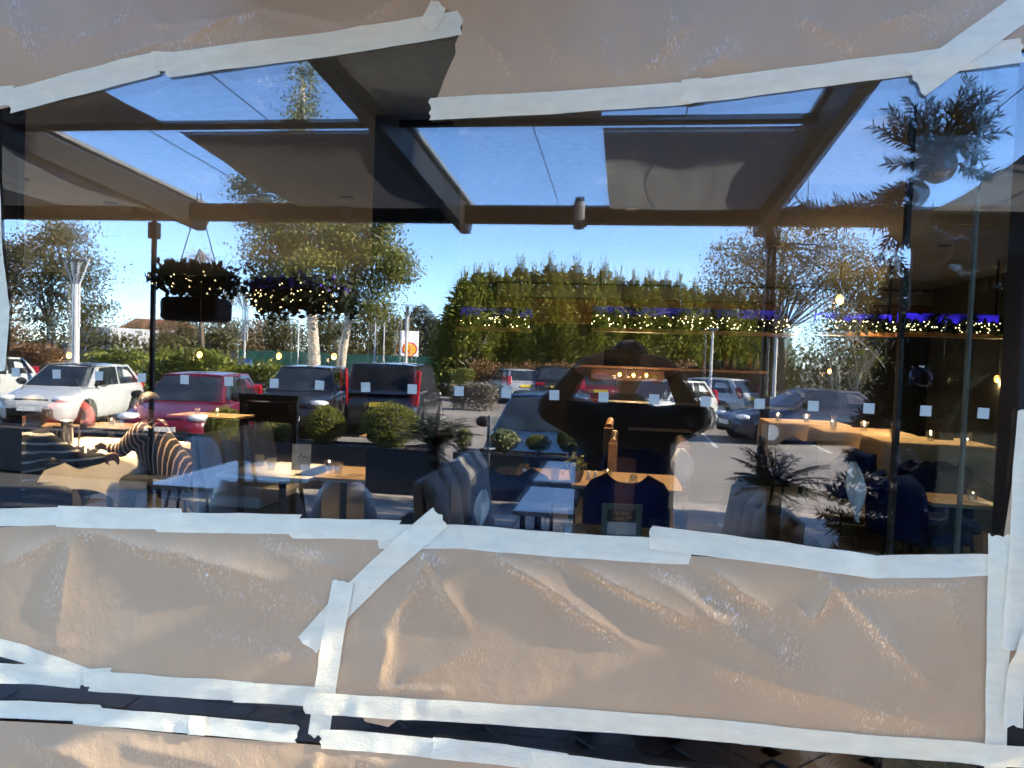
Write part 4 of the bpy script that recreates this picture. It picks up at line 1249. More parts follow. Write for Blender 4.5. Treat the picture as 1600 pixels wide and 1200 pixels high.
# far woodland: each crown one tree
r = random.Random(11)
wood_leaf = [leafmat('wood_brown', [(0.15, 0.095, 0.05), (0.23, 0.15, 0.075), (0.29, 0.20, 0.095)], 0.25), leafmat('wood_olive', [(0.07, 0.07, 0.025), (0.12, 0.11, 0.04), (0.16, 0.135, 0.05)], 0.25), olive_l]
wood_word = ['brown', 'olive brown', 'green']
def wood(u, vtop, Yv, wpx, k, label, cols=None, n=4200, leaf=0.3):
    q = Yv - 1.6
    b_ = gbase(u, q)
    H = out(u, vtop, q).z + 0.3
    hw = wpx * Yv / F / 2
    ells = [(0, 0, H * 0.62, hw, hw, H * 0.34), (hw * 0.4, 0, H * 0.4, hw * 0.8, hw * 0.8, H * 0.3), (-hw * 0.5, 0, H * 0.42, hw * 0.7, hw * 0.8, H * 0.32), (0, 0, H * 0.2, hw * 1.1, hw, H * 0.2)]
    return tree('woodland_tree', label, b_, [(0, 0, 0), (0.1, 0, H * 0.4), (0, 0, H * 0.85)], 0.2, ells, n, leaf, cols or wood_leaf[k], TWIG, 1.0, 30, 0.1, 'trees at the back of the car park', 6, int(u))
specs = [(175, 505, 95, 60, 0, 'low brown tree far off between the lamp post and the white house'), (215, 497, 100, 60, 0, 'low brown tree far off behind the thin black veranda post'), (262, 492, 90, 60, 0, 'brown tree far off just under the hanging basket'), (305, 478, 80, 70, 1, 'olive brown tree far off beneath the hanging basket'),
         (350, 488, 75, 70, 1, 'olive brown tree mirrored beside the slim lamp post'), (400, 495, 78, 70, 0, 'brown rounded tree mirrored between the lamp post and the birch'), (440, 478, 70, 60, 2, 'green tree mirrored behind the plain pole and the birch'), (520, 470, 64, 80, 2, 'green tree filling the space between the two birch trunks'),
         (575, 460, 66, 80, 2, 'green tree mirrored behind the leaning birch'), (618, 482, 70, 60, 2, 'green tree mirrored beside the filling station sign'), (690, 525, 110, 60, 0, 'brown low trees far off beyond the small post sign')]
for sp in specs:
    wood(*sp)
# dark pointed trees beyond the sign
def conifer_mesh(name, H, R, n, seed, lm, spray=0.55, feather=40, drop=0.35):
    rg = np.random.default_rng(seed)
    z = H * (1 - rg.uniform(0, 1, n) ** 0.62) * 0.985
    prof = np.minimum(1.0, (H - z) / (0.55 * H)) ** 0.75 * R
    a = rg.uniform(0, 2 * PI, n)
    lobes = 1 + 0.16 * np.sin(a * 5 + z * 1.3 + seed) + 0.10 * np.sin(a * 9 - z * 3.1)
    rr_ = prof * lobes * rg.uniform(0.62, 1.06, n)
    C = np.stack([rr_ * np.cos(a), rr_ * np.sin(a), z + 0.05], 1)
    D = np.stack([np.cos(a), np.sin(a), rg.normal(drop, 0.45, n)], 1) + rg.normal(size=(n, 3)) * 0.3
    L = spray * rg.uniform(0.5, 1.3, n)
    V = [leaf_quads(C, D, L, L * 0.30)]
    # feathery leaders
    for k in range(feather):
        aa, r0 = rg.uniform(0, 2 * PI), R * rg.uniform(0, 0.75) 
        z0 = H * (1 - 0.42 * (r0 / R))
        m = 16
        hh = rg.uniform(0.4, 1.15)
        zz = np.linspace(0, hh, m)
        C = np.stack([r0 * math.cos(aa) + zz * rg.normal(0, 0.12), r0 * math.sin(aa) + zz * rg.normal(0, 0.12), z0 - 0.35 + zz], 1)
        b_ = rg.uniform(0, 2 * PI, m)
        D = np.stack([np.cos(b_), np.sin(b_), np.full(m, 0.9)], 1)
        V.append(leaf_quads(C, D, 0.34 * (1 - zz / hh * 0.75), 0.07))
    return quads_mesh(name, np.concatenate(V), lm)
cm = [conifer_mesh('crown', 6.8, 1.35, 5200, sd_, conif_l, 0.5) for sd_ in (1, 2, 3)]
dm = conifer_mesh('crown', 10, 2.6, 3800, 9, leafmat('far_grey_green', [(0.06, 0.07, 0.045), (0.10, 0.105, 0.065), (0.13, 0.13, 0.08)], 0.2), 0.8, 12)
trunk_me = MB().tube([(0, 0, 0), (0, 0, 6)], [0.16, 0.04], 8).build('trunk', BARK)
tm = trunk_me.data
bpy.data.objects.remove(trunk_me)
def conifer(u, vtop, Yv, me, H0, label, group, name='conifer', sx=1.0):
    q = Yv - 1.6
    b_ = gbase(u, q)
    H = out(u, vtop, q).z + 0.3
    t = thing(name, label, 'tree', b_, r.uniform(0, 6.28), group)
    t.scale = (sx, sx, H / H0)
    link('crown', me, t)
    link('trunk', tm, t)
    return t
conifer(655, 474, 95, dm, 10, 'pointed grey green tree mirrored just beyond the filling station sign', 'pointed trees far off', 'pointed_tree', 1.3)
conifer(672, 492, 90, dm, 10, 'shorter pointed tree mirrored between the sign and the tall conifers', 'pointed trees far off', 'pointed_tree', 1.0)
clab = 'tall feathery conifer in the dense row mirrored behind the parked cars'
heads = [(721, 424), (742, 414), (764, 412), (786, 420), (808, 404), (830, 412), (853, 400), (872, 414), (893, 402), (915, 416), (938, 408), (960, 420), (984, 424), (1008, 422), (1032, 424), (1055, 428), (1080, 436), (1103, 442), (1126, 440), (1150, 446), (1175, 446), (1200, 450)]
for k, (u, vt) in enumerate(heads):
    conifer(u, vt + 10, 36.5 + (u - 722) * 0.030 + (k % 3) * 0.5, cm[k % 3], 6.8, clab if 0 < k < len(heads) - 1 else 'conifer at the sunlit open end of the row beside the sapling' if k == 0 else 'last conifer of the row behind the yellowing tree', 'row of conifers')
# yellowing tree, bare pale shrub, dark evergreens at the far side
b5 = gbase(1225, 37)
tree('broadleaf_tree', 'broad yellowing tree with bare twigs mirrored beyond the conifer row', b5, [(0, 0, 0), rel(1222, 520, b5, 37), rel(1220, 450, b5, 37), rel(1222, 380, b5, 37)], 0.22,
     [ell(1150, 410, 37, 46, 40, b5), ell(1200, 390, 37, 52, 40, b5), ell(1260, 390, 37, 56, 40, b5), ell(1310, 400, 37, 50, 40, b5), ell(1350, 430, 37, 45, 50, b5), ell(1180, 450, 37, 50, 30, b5), ell(1240, 450, 37, 60, 30, b5), ell(1300, 460, 37, 50, 36, b5), ell(1130, 450, 37, 36, 30, b5)],
     11500, 0.15, autumn_l, TWIG, 0.7, 26, 0.2, None, 60, 8)
b5 = gbase(1365, 34)
tree('broadleaf_tree', 'copper leaved tree mirrored behind the pale bare shrub', b5, [(0, 0, 0), rel(1362, 520, b5, 34), rel(1360, 420, b5, 34)], 0.2,
     [ell(1340, 440, 34, 40, 36, b5), ell(1375, 460, 34, 36, 40, b5), ell(1360, 510, 34, 50, 40, b5), ell(1310, 520, 34, 40, 36, b5)], 6500, 0.14, autumn_l, TWIG, 0.7, 36, 0.2, None, 26, 9)
def bare_tree(u, vtop, q, label, mat_, depth=3, spread=0.55, r=0.07, lean=0.0, stems=1, leaves=None):
    b_ = gbase(u, q)
    H = out(u, vtop, q).z + 0.3
    t = thing('bare_tree', label, 'tree', b_)
    rr = random.Random(int(u))
    tips = []
    mb = MB()
    for k in range(stems):
        a_ = 2 * PI * k / max(1, stems) + 0.4
        d = Vector((lean + (0.22 * math.cos(a_) if stems > 1 else 0), 0.22 * math.sin(a_) if stems > 1 else 0, 1)).normalized()
        limb(mb, Vector((0.12 * math.cos(a_) * (stems > 1), 0.12 * math.sin(a_) * (stems > 1), 0)), d, H * 0.55, r, depth, rr, tips, 6, spread, 0.25, (2, 3))
    mb.build('trunk', mat_, t)
    C = np.array([tuple(p + Vector((rr.gauss(0, 0.15), rr.gauss(0, 0.15), rr.gauss(0, 0.15)))) for p, d in tips for _ in range(leaves or 2)])
    link('crown', quads_mesh('crown', leaf_quads(C, RNG.normal(size=C.shape), 0.09, 0.05), autumn_l), t)
    return t
bare_tree(1325, 478, 25, 'pale many-stemmed bare tree in sunlight, mirrored behind the dark saloon', PALETWIG, 3, 0.6, 0.06, 0, 6, 5)
bare_tree(1508, 480, 24, 'pale bare tree mirrored next to the black upright', PALETWIG, 3, 0.6, 0.08, 0.05, 2, 3)
bare_tree(728, 505, 34, 'young pale sapling with crossing twigs at the end of the conifer row', PALETWIG, 2, 0.8, 0.055, 0, 2, 1)
bare_tree(1230, 500, 30, 'twiggy reddish sapling mirrored by the bright pale pole', TWIG, 3, 0.6, 0.05, 0, 3, 4)
DK = conifer_mesh('crown', 8, 2.0, 5200, 21, dark_l, 0.6, 10)
for k, (u, vt, Yv, lab) in enumerate(((1432, 410, 33, 'dark evergreen mirrored behind the silver bauble'), (1480, 400, 31, 'dark evergreen mirrored behind the pale bare tree, taller of two'), (1535, 420, 30, 'dark evergreen mirrored against the black upright'), (1590, 390, 29, 'dark evergreen mirrored beyond the black upright'), (1650, 390, 29, 'dark evergreen past the end of the glass'))):
    conifer(u, vt, Yv, DK, 8, lab, 'dark evergreens', 'evergreen_tree', 1.15)

for k, yy in enumerate((-1.75, -3.9, -4.8, -5.7, -6.7)):  # unseen evergreens, added only to throw shade across the terrace
    t = thing('evergreen_tree', ('first', 'second', 'third', 'fourth', 'last')[k] + ' added evergreen, out of view, keeping the sun off the terrace', 'tree', (7.2 + 0.3 * (k % 2), yy, -0.02), k * 1.3, 'added evergreens that shade the terrace')
    t.scale = (0.45, 0.30 if k == 0 else 0.42, 1.05)
    link('crown', DK, t)
    link('trunk', tm, t)

def hedge(name, label, u0, u1, vtop, vbot, Yv, n, leaf, lm, dp=1.2, cat='hedge'):
    q = Yv - 1.6
    a_, b_ = out(u0, vtop, q), out(u1, vtop, q)
    x0, x1 = a_.x, b_.x
    H = (a_.z + b_.z) / 2 + 0.3
    t = thing(name, label, cat, ((x0 + x1) / 2, -q, -0.3))
    w_ = x1 - x0
    C = np.stack([RNG.uniform(-w_ / 2, w_ / 2, n), RNG.uniform(-dp / 2, dp / 2, n), RNG.uniform(0, 1, n) ** 0.7 * H], 1)
    for i in range(n):
        k = 0.78 + 0.22 * noise.noise(Vector((C[i, 0] * 0.9, C[i, 1], 3.3))) + 0.12 * noise.noise(Vector((C[i, 0] * 2.7, C[i, 1] * 2, 8)))
        C[i, 2] *= k * 1.25
        C[i, 1] *= 0.8 + 0.5 * noise.noise(Vector((C[i, 0] * 1.2, C[i, 2] * 1.2, 1)))
    link('foliage', quads_mesh('foliage', leaf_quads(C, RNG.normal(size=(n, 3)) + np.array([0, 0.4, 0.2]), leaf * RNG.uniform(0.6, 1.3, n), leaf * 0.6), lm), t)
    mb = MB()
    for k in range(max(2, int(w_ / 0.8))):
        x = -w_ / 2 + w_ * (k + 0.5) / max(2, int(w_ / 0.8))
        mb.tube([(x, 0, 0), (x + 0.05, 0.03, H * 0.5), (x - 0.05, 0, H * 0.8)], [0.05, 0.035, 0.015], 5)
    mb.build('stem', TWIG, t)
    return t
hedge('laurel_hedge', 'glossy yellow green laurel hedge mirrored behind the crimson hatchback', 236, 372, 548, 600, 21, 4600, 0.15, laurel_l, 1.4)
hedge('laurel_hedge', 'low laurel bush mirrored beside the black off-road car', 376, 452, 568, 600, 21.5, 2200, 0.15, laurel_l, 1.2)
hedge('laurel_hedge', 'laurel mixed with warm brown twigs mirrored behind the white hatchback', 146, 238, 546, 590, 22.5, 3000, 0.14, laurel_l, 1.2)
hedge('beech_hedge', 'brown beech hedge mirrored behind the lamp post foot', 0, 104, 538, 590, 26, 3800, 0.14, rust_l, 1.2)
hedge('ivy_bank', 'low green bank of ivy mirrored above the wooden fence', 10, 300, 520, 560, 44, 4200, 0.26, olive_l, 3.0)
hedge('heather_bed', 'greyish heather bed mirrored in front of the silver hatchback', 706, 778, 598, 618, 27, 2600, 0.10, lav_l, 1.0, 'plants')
hedge('sunlit_shrubs', 'yellow tufted shrubs mirrored at the foot of the sapling', 704, 742, 576, 606, 32, 1500, 0.12, birch_l, 1.0, 'shrubs')
hedge('bramble_bank', 'brown bramble bank mirrored under the conifer row', 738, 1000, 566, 590, 35, 5200, 0.16, rust_l, 1.4, 'shrubs')
hedge('bramble_bank', 'dark reddish scrub mirrored beyond the photographer elbow', 1040, 1190, 566, 600, 33, 4200, 0.16, rust_l, 1.4, 'shrubs')
hedge('bamboo_clump', 'upright bamboo-like stems mirrored behind the dark saloon', 1230, 1400, 545, 600, 27, 5200, 0.14, birch_l, 1.2, 'shrubs')
hedge('dark_hedge', 'dark hedge mirrored behind the tan tablecloths near the black upright', 1400, 1640, 560, 620, 26, 4200, 0.16, dark_l, 1.4)

# ------------------------------------------------------------------ people
SKIN = M('skin', (0.42, 0.24, 0.17), 0.5, var=0.08)
HAIR = M('dark_hair', (0.018, 0.013, 0.010), 0.6)
def body_mesh(name, segs, mat, parent, voxel=0.013, smooth=6, balls=()):
    mb = MB()
    for (p0, p1, r0, r1) in segs:
        p0, p1 = Vector(p0), Vector(p1)
        mb.tube([p0, p1], [r0, r1], 14)
        mb.ball(p0, r0 * 1.0, 14, 8)
        mb.ball(p1, r1 * 1.0, 14, 8)
    for c, r_ in balls:
        mb.ball(c, r_, 16, 12)
    o = mb.build(name, mat, parent)
    m1 = o.modifiers.new('skin', 'REMESH')
    m1.mode = 'VOXEL'
    m1.voxel_size = voxel
    m1.use_smooth_shade = True
    m2 = o.modifiers.new('soft', 'SMOOTH')
    m2.iterations = smooth
    m2.factor = 0.5
    return o
def hand_segs(w_, d, side, curl, k=1.0):
    """palm and five bent fingers from the wrist w_ along d; side: across the palm, curl: where the tips bend"""
    w_, d, side, curl = Vector(w_), Vector(d).normalized(), Vector(side).normalized(), Vector(curl).normalized()
    out_ = []
    for i in range(4):
        o = (i - 1.5) * 0.021
        a = w_ + d * 0.02 + side * o * 0.8
        b_ = w_ + d * 0.085 + side * o
        out_.append((a, b_, 0.016, 0.0125))
        ln = (0.040, 0.046, 0.043, 0.034)[i]
        c = b_ + (d * 0.85 + curl * 0.4).normalized() * ln
        e = c + (d * 0.35 + curl * 0.9).normalized() * ln * 0.85
        out_ += [(b_, c, 0.0105, 0.009), (c, e, 0.009, 0.0075)]
    a = w_ + d * 0.025 - side * 0.03
    b_ = a + (d * 0.6 - side * 0.8).normalized() * 0.045
    out_ += [(a, b_, 0.015, 0.011), (b_, b_ + (d * 0.8 + curl * 0.5).normalized() * 0.035, 0.0105, 0.008)]
    return out_
def head_parts(parent, c, fwd, hair_mat, cap=None, scale=1.0, hair=True):
    """returns capsule pieces for the head; adds hair, eyes"""
    c, f = Vector(c), Vector(fwd).normalized()
    s = f.cross(Vector((0, 0, 1))).normalized()
    balls = [(c + Vector((0, 0, 0.025)), (0.078, 0.092, 0.098)), (c - Vector((0, 0, 0.055)) + f * 0.02, (0.058, 0.066, 0.062))]
    balls.append((c + f * 0.102 - Vector((0, 0, 0.015)), (0.014, 0.016, 0.022)))
    for k in (-1, 1):
        balls.append((c + s * k * 0.082 - Vector((0, 0, 0.01)), (0.014, 0.02, 0.03)))
    mb = MB()
    for k in (-1, 1):
        mb.ball(c + f * 0.082 + s * k * 0.031 + Vector((0, 0, 0.012)), 0.013, 8, 6)
    mb.build('eyes', M('eye', (0.03, 0.02, 0.02), 0.1), parent)
    MB().ball(c + f * 0.083 - Vector((0, 0, 0.062)), (0.024, 0.012, 0.007), 10, 6).build('mouth', M('lips', (0.30, 0.10, 0.09), 0.5), parent, smooth=True)
    if hair:
        mb = MB()
        mb.ball(c + Vector((0, 0, 0.05)) - f * 0.018, (0.092, 0.102, 0.088), 16, 10)
        mb.build('hair' if cap is None else 'knitted_hat', hair_mat if cap is None else cap, parent, smooth=True)
    return balls
# photographer: holds the phone the picture is taken with, seen only in the glass
JACKET = M('dark_jacket', (0.0070, 0.0072, 0.0085), 0.75, bump=0.5, bscale=30)
t = thing('person', 'photographer in dark jacket and hat mirrored in the glass, both arms raised holding a phone', 'person', (0.0, -1.98, 0))
hc = Vector((0.0, -0.02, 1.70))
fw = Vector((0, 1, 0))
balls = head_parts(t, hc, fw, HAIR, M('knitted_hat', (0.06, 0.05, 0.065), 0.9, bump=0.8, bscale=90))
wl, wr = Vector((-0.200, 0.265, 1.71)), Vector((0.175, 0.26, 1.715))
segs = [((0, -0.03, 1.56), (0, -0.02, 1.46), 0.055, 0.06), ((0, -0.03, 1.42), (0, -0.02, 1.05), 0.13, 0.14), ((-0.1, 0, 0.95), (0.1, 0, 0.95), 0.12, 0.12)]
EL, ER = Vector((-0.33, 0.10, 1.515)), Vector((0.30, 0.10, 1.495))
SL, SR = Vector((-0.17, -0.03, 1.44)), Vector((0.17, -0.03, 1.44))
for sh, el_, wr_ in ((SL, EL, wl), (SR, ER, wr)):
    segs += [(sh, el_, 0.05, 0.04), (el_, wr_, 0.038, 0.027)]
for sx in (-1, 1):
    segs += [((sx * 0.1, 0, 0.92), (sx * 0.11, 0.02, 0.50), 0.085, 0.058), ((sx * 0.11, 0.02, 0.50), (sx * 0.12, 0, 0.09), 0.055, 0.04), ((sx * 0.12, 0, 0.06), (sx * 0.13, 0.17, 0.045), 0.045, 0.035)]
segs += hand_segs(wl, (0.80, 0.45, 0.2), (0, 0.15, 1), (0.45, 0.9, 0), 1)
segs += hand_segs(wr, (-0.80, 0.42, 0.15), (0, 0.15, 1), (-0.5, 0.85, 0), 1)
body_mesh('body', segs, SKIN, t, 0.0085, 4, balls)
js = [(SL, EL, 0.10, 0.078), (EL, wl.lerp(EL, 0.12), 0.066, 0.038), (SR, ER, 0.10, 0.076), (ER, wr.lerp(ER, 0.12), 0.064, 0.038), ((0, -0.03, 1.45), (0, -0.03, 1.40), 0.15, 0.17), ((-0.10, -0.03, 1.36), (-0.085, -0.01, 0.86), 0.13, 0.15), ((0.10, -0.03, 1.36), (0.085, -0.01, 0.86), 0.13, 0.15), ((-0.05, -0.03, 1.49), (0.05, -0.03, 1.49), 0.075, 0.075)]
body_mesh('jacket', js, JACKET, t, 0.016, 5)
js = []
for sx in (-1, 1):
    js += [((sx * 0.09, 0, 0.95), (sx * 0.11, 0.02, 0.5), 0.115, 0.082), ((sx * 0.11, 0.02, 0.5), (sx * 0.12, 0, 0.11), 0.08, 0.065)]
body_mesh('trousers', js, M('dark_trousers', (0.010, 0.011, 0.016), 0.8), t, 0.016, 4)
for sx in (-1, 1):
    body_mesh('shoe', [((sx * 0.12, -0.03, 0.05), (sx * 0.135, 0.19, 0.042), 0.052, 0.042)], M('black_shoe', (0.01, 0.01, 0.01), 0.4), t, 0.012, 3)
t = thing('smartphone', 'dark smartphone held sideways by the mirrored photographer', 'phone', (-0.032, -1.612, 1.747))
MB().box((0, 0, 0), (0.150, 0.008, 0.073)).build('case', M('phone_case', (0.012, 0.012, 0.014), 0.35), t, bevel=0.003)
MB().box((0.048, 0.0052, 0.012), (0.038, 0.0022, 0.036)).build('camera_island', M('phone_island', (0.02, 0.02, 0.022), 0.2), t, bevel=0.001)

# ------------------------------------------------------------------ fir column, garland and baubles on the terrace (seen mirrored)
fir_l = leafmat('fir_needles', [(0.008, 0.020, 0.010), (0.016, 0.034, 0.016), (0.028, 0.048, 0.022)], 0.15)
QF = 1.25
def spray(mbs, Q, p, d, L, rr, n=46, r0=0.014):
    d = d.normalized()
    mbs.tube([p, p + d * L], [0.005, 0.0018], 4, cap=False)
    o1 = d.orthogonal().normalized()
    o2 = d.cross(o1)
    for i in range(n):
        a_ = rr.uniform(0, 2 * PI)
        nd = (d * 0.75 + o1 * math.cos(a_) + o2 * math.sin(a_)).normalized()
        Q.append((p + d * L * ((i + 0.5) / n) + nd * r0, nd))
def needles(t, Q, L, W):
    link('needles', quads_mesh('needles', leaf_quads(np.array([tuple(x[0]) for x in Q]), np.array([tuple(x[1]) for x in Q]), L, W), fir_l), t)
rr = random.Random(4)
pf = out(1432, 700, QF)
t = thing('fir_tree', 'tall dark fir mirrored in front of the tan tablecloths, baubles shining on it', 'tree', (pf.x, -QF, 0))
Q, mb = [], MB()
TOPZ = 1.95
for k in range(330):
    f_ = rr.random() ** 0.85
    z = 0.12 + (TOPZ - 0.15) * f_
    l_ = 0.40 * (1 - f_) ** 0.8 + 0.08
    a_ = rr.uniform(0, 2 * PI)
    d = Vector((math.cos(a_), math.sin(a_), rr.uniform(-0.35, 0.25)))
    l_ *= rr.uniform(0.7, 1.15)
    spray(mb, Q, Vector((0, 0, z)), d, l_, rr, int(l_ * 330), 0.02)
    q_ = Vector((0, 0, z)) + d.normalized() * l_ * 0.55
    for sg in (-1, 1):
        d2 = (d.normalized() + d.cross(Vector((0, 0, 1))).normalized() * sg * 0.8).normalized()
        spray(mb, Q, q_, d2, l_ * 0.42, rr, int(l_ * 150), 0.02)
needles(t, Q, 0.050, 0.0065)
mb.build('bough', BARK, t)
MB().tube([(0, 0, 0), (0, 0, TOPZ - 0.02)], [0.035, 0.008], 8).build('trunk', BARK, t)
MB().lathe([(0, 0), (0.16, 0), (0.2, 0.26), (0.18, 0.26), (0, 0.24)], 16).build('pot', BLACK, t)
t0 = out(1470, 240, QF)
t = thing('fir_garland', 'dark fir garland hung with baubles, mirrored high beside the black upright', 'garland', t0)
Q, mb = [], MB()
for (u, v, du, dv, L) in [(1470, 250, -60, -70, 0.17), (1475, 245, -20, -100, 0.17), (1480, 240, 40, -90, 0.18), (1480, 235, 70, -60, 0.15), (1460, 250, -80, -30, 0.15), (1465, 240, -60, 10, 0.12), (1480, 230, 60, -10, 0.13), (1470, 240, 20, -40, 0.12), (1500, 215, 50, -100, 0.12), (1450, 230, -90, -90, 0.12), (1440, 280, -80, 30, 0.12), (1440, 300, -40, 60, 0.10), (1430, 300, -90, 20, 0.10), (1400, 320, -100, 10, 0.15), (1360, 326, -100, 6, 0.15), (1310, 332, -100, 6, 0.12), (1420, 315, -60, 40, 0.10), (1340, 330, -40, 30, 0.09), (1290, 336, -80, 14, 0.08), (1400, 330, -10, 50, 0.08),
                            (1500, 260, 60, 30, 0.10), (1425, 215, -60, -40, 0.11), (1490, 190, 20, -60, 0.10), (1455, 205, -40, -70, 0.11), (1515, 190, 30, -30, 0.08), (1405, 335, 40, 60, 0.12), (1400, 365, 0, 60, 0.14), (1395, 400, 0, 60, 0.14), (1395, 440, 4, 60, 0.14), (1398, 480, 4, 60, 0.16)]:
    for m_ in range(3):
        p_ = out(u + rr.uniform(-8, 8), v + rr.uniform(-8, 8), QF + rr.uniform(-0.08, 0.08)) - t0
        spray(mb, Q, p_, Vector((du + rr.uniform(-45, 45) * (m_ > 0), rr.uniform(-35, 35), -dv + rr.uniform(-45, 45) * (m_ > 0))), L * 1.25 * (1 - 0.15 * m_), rr, int(L * 420), 0.018)
needles(t, Q, 0.045, 0.006)
mb.build('twig', BARK, t)
MB().tube([(0, 0, 0), (0, 0.15, zroof(QF) - t0.z - 0.05)], 0.003, 5).build('hanging_wire', BLACK, t)
SILV = M('silver_bauble', (0.50, 0.46, 0.42), 0.3, 0.5, var=0.1)
BLUEB = M('blue_bauble', (0.006, 0.009, 0.05), 0.10, 0.3, var=0.1)
MATTE = M('matte_grey_bauble', (0.08, 0.077, 0.074), 0.5, 0.1, var=0.15)
for (u, v, wpx, mt, lab) in ((1466, 258, 52, SILV, 'silver bauble mirrored in the middle of the fir garland'), (1436, 301, 30, BLUEB, 'small dark blue bauble with bright glints under the silver bauble'), (1457, 388, 56, MATTE, 'large matte grey bauble mirrored lowest over the grey wall panel'),
                             (1420, 350, 56, MATTE, 'dark matte bauble in the shade under the fir garland'), (1502, 388, 34, BLUEB, 'small blue bauble beside the lowest grey bauble'), (1262, 334, 36, BLUEB, 'dark blue bauble at the far tip of the fir garland'),
                             (1440, 592, 34, BLUEB, 'dark blue bauble highest on the fir tree'), (1420, 722, 34, BLUEB, 'dark blue bauble on the fir tree below the tan cloth corner'), (1462, 800, 36, BLUEB, 'lowest dark blue bauble on the fir tree above the tape')):
    qq = QF if v < 500 else QF - 0.26
    p_ = out(u, v, qq)
    R_ = wpx / 2 * (qq + 1.6) / F
    t = thing('bauble', lab, 'bauble', p_, 0, 'baubles on the fir garland and tree')
    MB().ball((0, 0, 0), R_, 24, 16).build('globe', mt, t, smooth=True)
    MB().lathe([(0, R_ * 0.97), (R_ * 0.2, R_ * 0.97), (R_ * 0.2, R_ * 1.15), (0, R_ * 1.15)], 10).build('cap', STEEL, t)
    MB().tube([(0, 0, R_ * 1.1), (0.002, -0.02, R_ * 1.1 + 0.09)], 0.0016, 4).build('thread', BLACK, t)
p_ = out(1523, 250, QF)
tag(MB().ball((0, 0, 0), (0.014, 0.014, 0.02), 8, 6).tube([(0, 0, 0.01), (0.004, 0, 0.10)], 0.002, 4).build('pine_bead', BLACK), 'tiny black bead hanging on a thread beside the garland', 'bead').location = p_
# smoked glass screen closing the end of the veranda
xa, xb = out(1416, 600, QB + 0.05).x, out(1640, 600, QB + 0.05).x
t = thing('smoked_screen', 'smoked glass screen closing the veranda end, mirrored behind the fir tree', 'screen', ((xa + xb) / 2, -QB - 0.02, 0))
MB().box((0, 0, 1.253), (xb - xa - 0.04, 0.012, 2.50)).build('pane', clearmat('smoked_glass', 0.04, (0.07, 0.07, 0.07)), t)
for s_ in (-1, 1):
    MB().box((s_ * (xb - xa) / 2, 0, 1.25), (0.03, 0.04, 2.5)).build('post', BLACK, t)

# ------------------------------------------------------------------ inside the restaurant
WALNUT = M('walnut', (0.20, 0.10, 0.045), 0.4, var=0.3, scale=3, stretch=(1, 1, 6))
OAK = M('oak_top', (0.34, 0.235, 0.145), 0.38, var=0.28, scale=3, stretch=(1, 9, 4))
CLOTH = M('white_cloth', (0.62, 0.60, 0.57), 0.85, var=0.05)
TAN = M('tan_cloth', (0.42, 0.29, 0.17), 0.85, var=0.08)
NAVY = M('navy_velvet', (0.006, 0.016, 0.075), 0.9, var=0.25, scale=5, spec=0.08)
GREYFAB = M('grey_upholstery', (0.36, 0.35, 0.34), 0.85, var=0.1, scale=60, bump=0.3, bscale=300)
CHALK = M('menu_black', (0.012, 0.012, 0.012), 0.5)
AMBER = M('amber_bulb', (1.0, 0.42, 0.08), 0.3, emit=0.55)
WARMBULB = M('fairy_bulb', (1.0, 0.76, 0.38), 0.3, emit=1.4)
def ledmat(name, col, st):
    m, t_, bs = newmat(name)
    bs.inputs['Base Color'].default_value = (0.02, 0.02, 0.05, 1)
    n_ = t_.nodes.new('ShaderNodeTexNoise')
    n_.inputs['Scale'].default_value = 5.0
    n_.inputs['Detail'].default_value = 6
    tc = t_.nodes.new('ShaderNodeTexCoord')
    t_.links.new(tc.outputs['Object'], n_.inputs['Vector'])
    mr = t_.nodes.new('ShaderNodeMapRange')
    mr.inputs['From Min'].default_value, mr.inputs['From Max'].default_value = 0.36, 0.66
    mr.inputs['To Max'].default_value = st
    t_.links.new(n_.outputs[0], mr.inputs['Value'])
    t_.links.new(mr.outputs[0], bs.inputs['Emission Strength'])
    bs.inputs['Emission Color'].default_value = col + (1,)
    return m
BLUELED = ledmat('blue_led', (0.06, 0.03, 1.0), 0.15)
def itable(label, x, y, w_, d, top=OAK, name='restaurant_table', h=0.75):
    return cafe_table(name, label, x, y, w_, d, top, 'restaurant tables', h, 'pedestal', BLACK, 0.03)
def tumbler(x, y, label, z=0.752, k=1.0, up=True, amber=False):
    pr = [(0.0, 0.0), (0.028, 0.0), (0.030, 0.006), (0.041, 0.092), (0.039, 0.092), (0.029, 0.012), (0.0, 0.012)]
    if not up:
        pr = [(r_, 0.092 - z_) for r_, z_ in reversed(pr)]
    pr = [(r_ * k, z_ * k) for r_, z_ in pr]
    o = MB().lathe(pr, 18).build('tumbler', TUMBLER, smooth=True)
    o.location = (x, y, z)
    return tag(o, label, 'glass', 'tumblers set on the tables')
def cutlery(x, y, a, label):
    t = thing('cutlery_set', label, 'cutlery', (x, y, 0.752), a, 'cutlery laid on the tables')
    MB().box((0, 0, 0.002), (0.10, 0.20, 0.004)).build('napkin', TAN, t)
    MB().box((-0.02, 0, 0.006), (0.014, 0.19, 0.003)).build('knife', STEEL, t)
    MB().box((0.02, -0.02, 0.006), (0.010, 0.15, 0.003)).box((0.02, 0.075, 0.006), (0.024, 0.05, 0.003)).build('fork', STEEL, t)
    return t
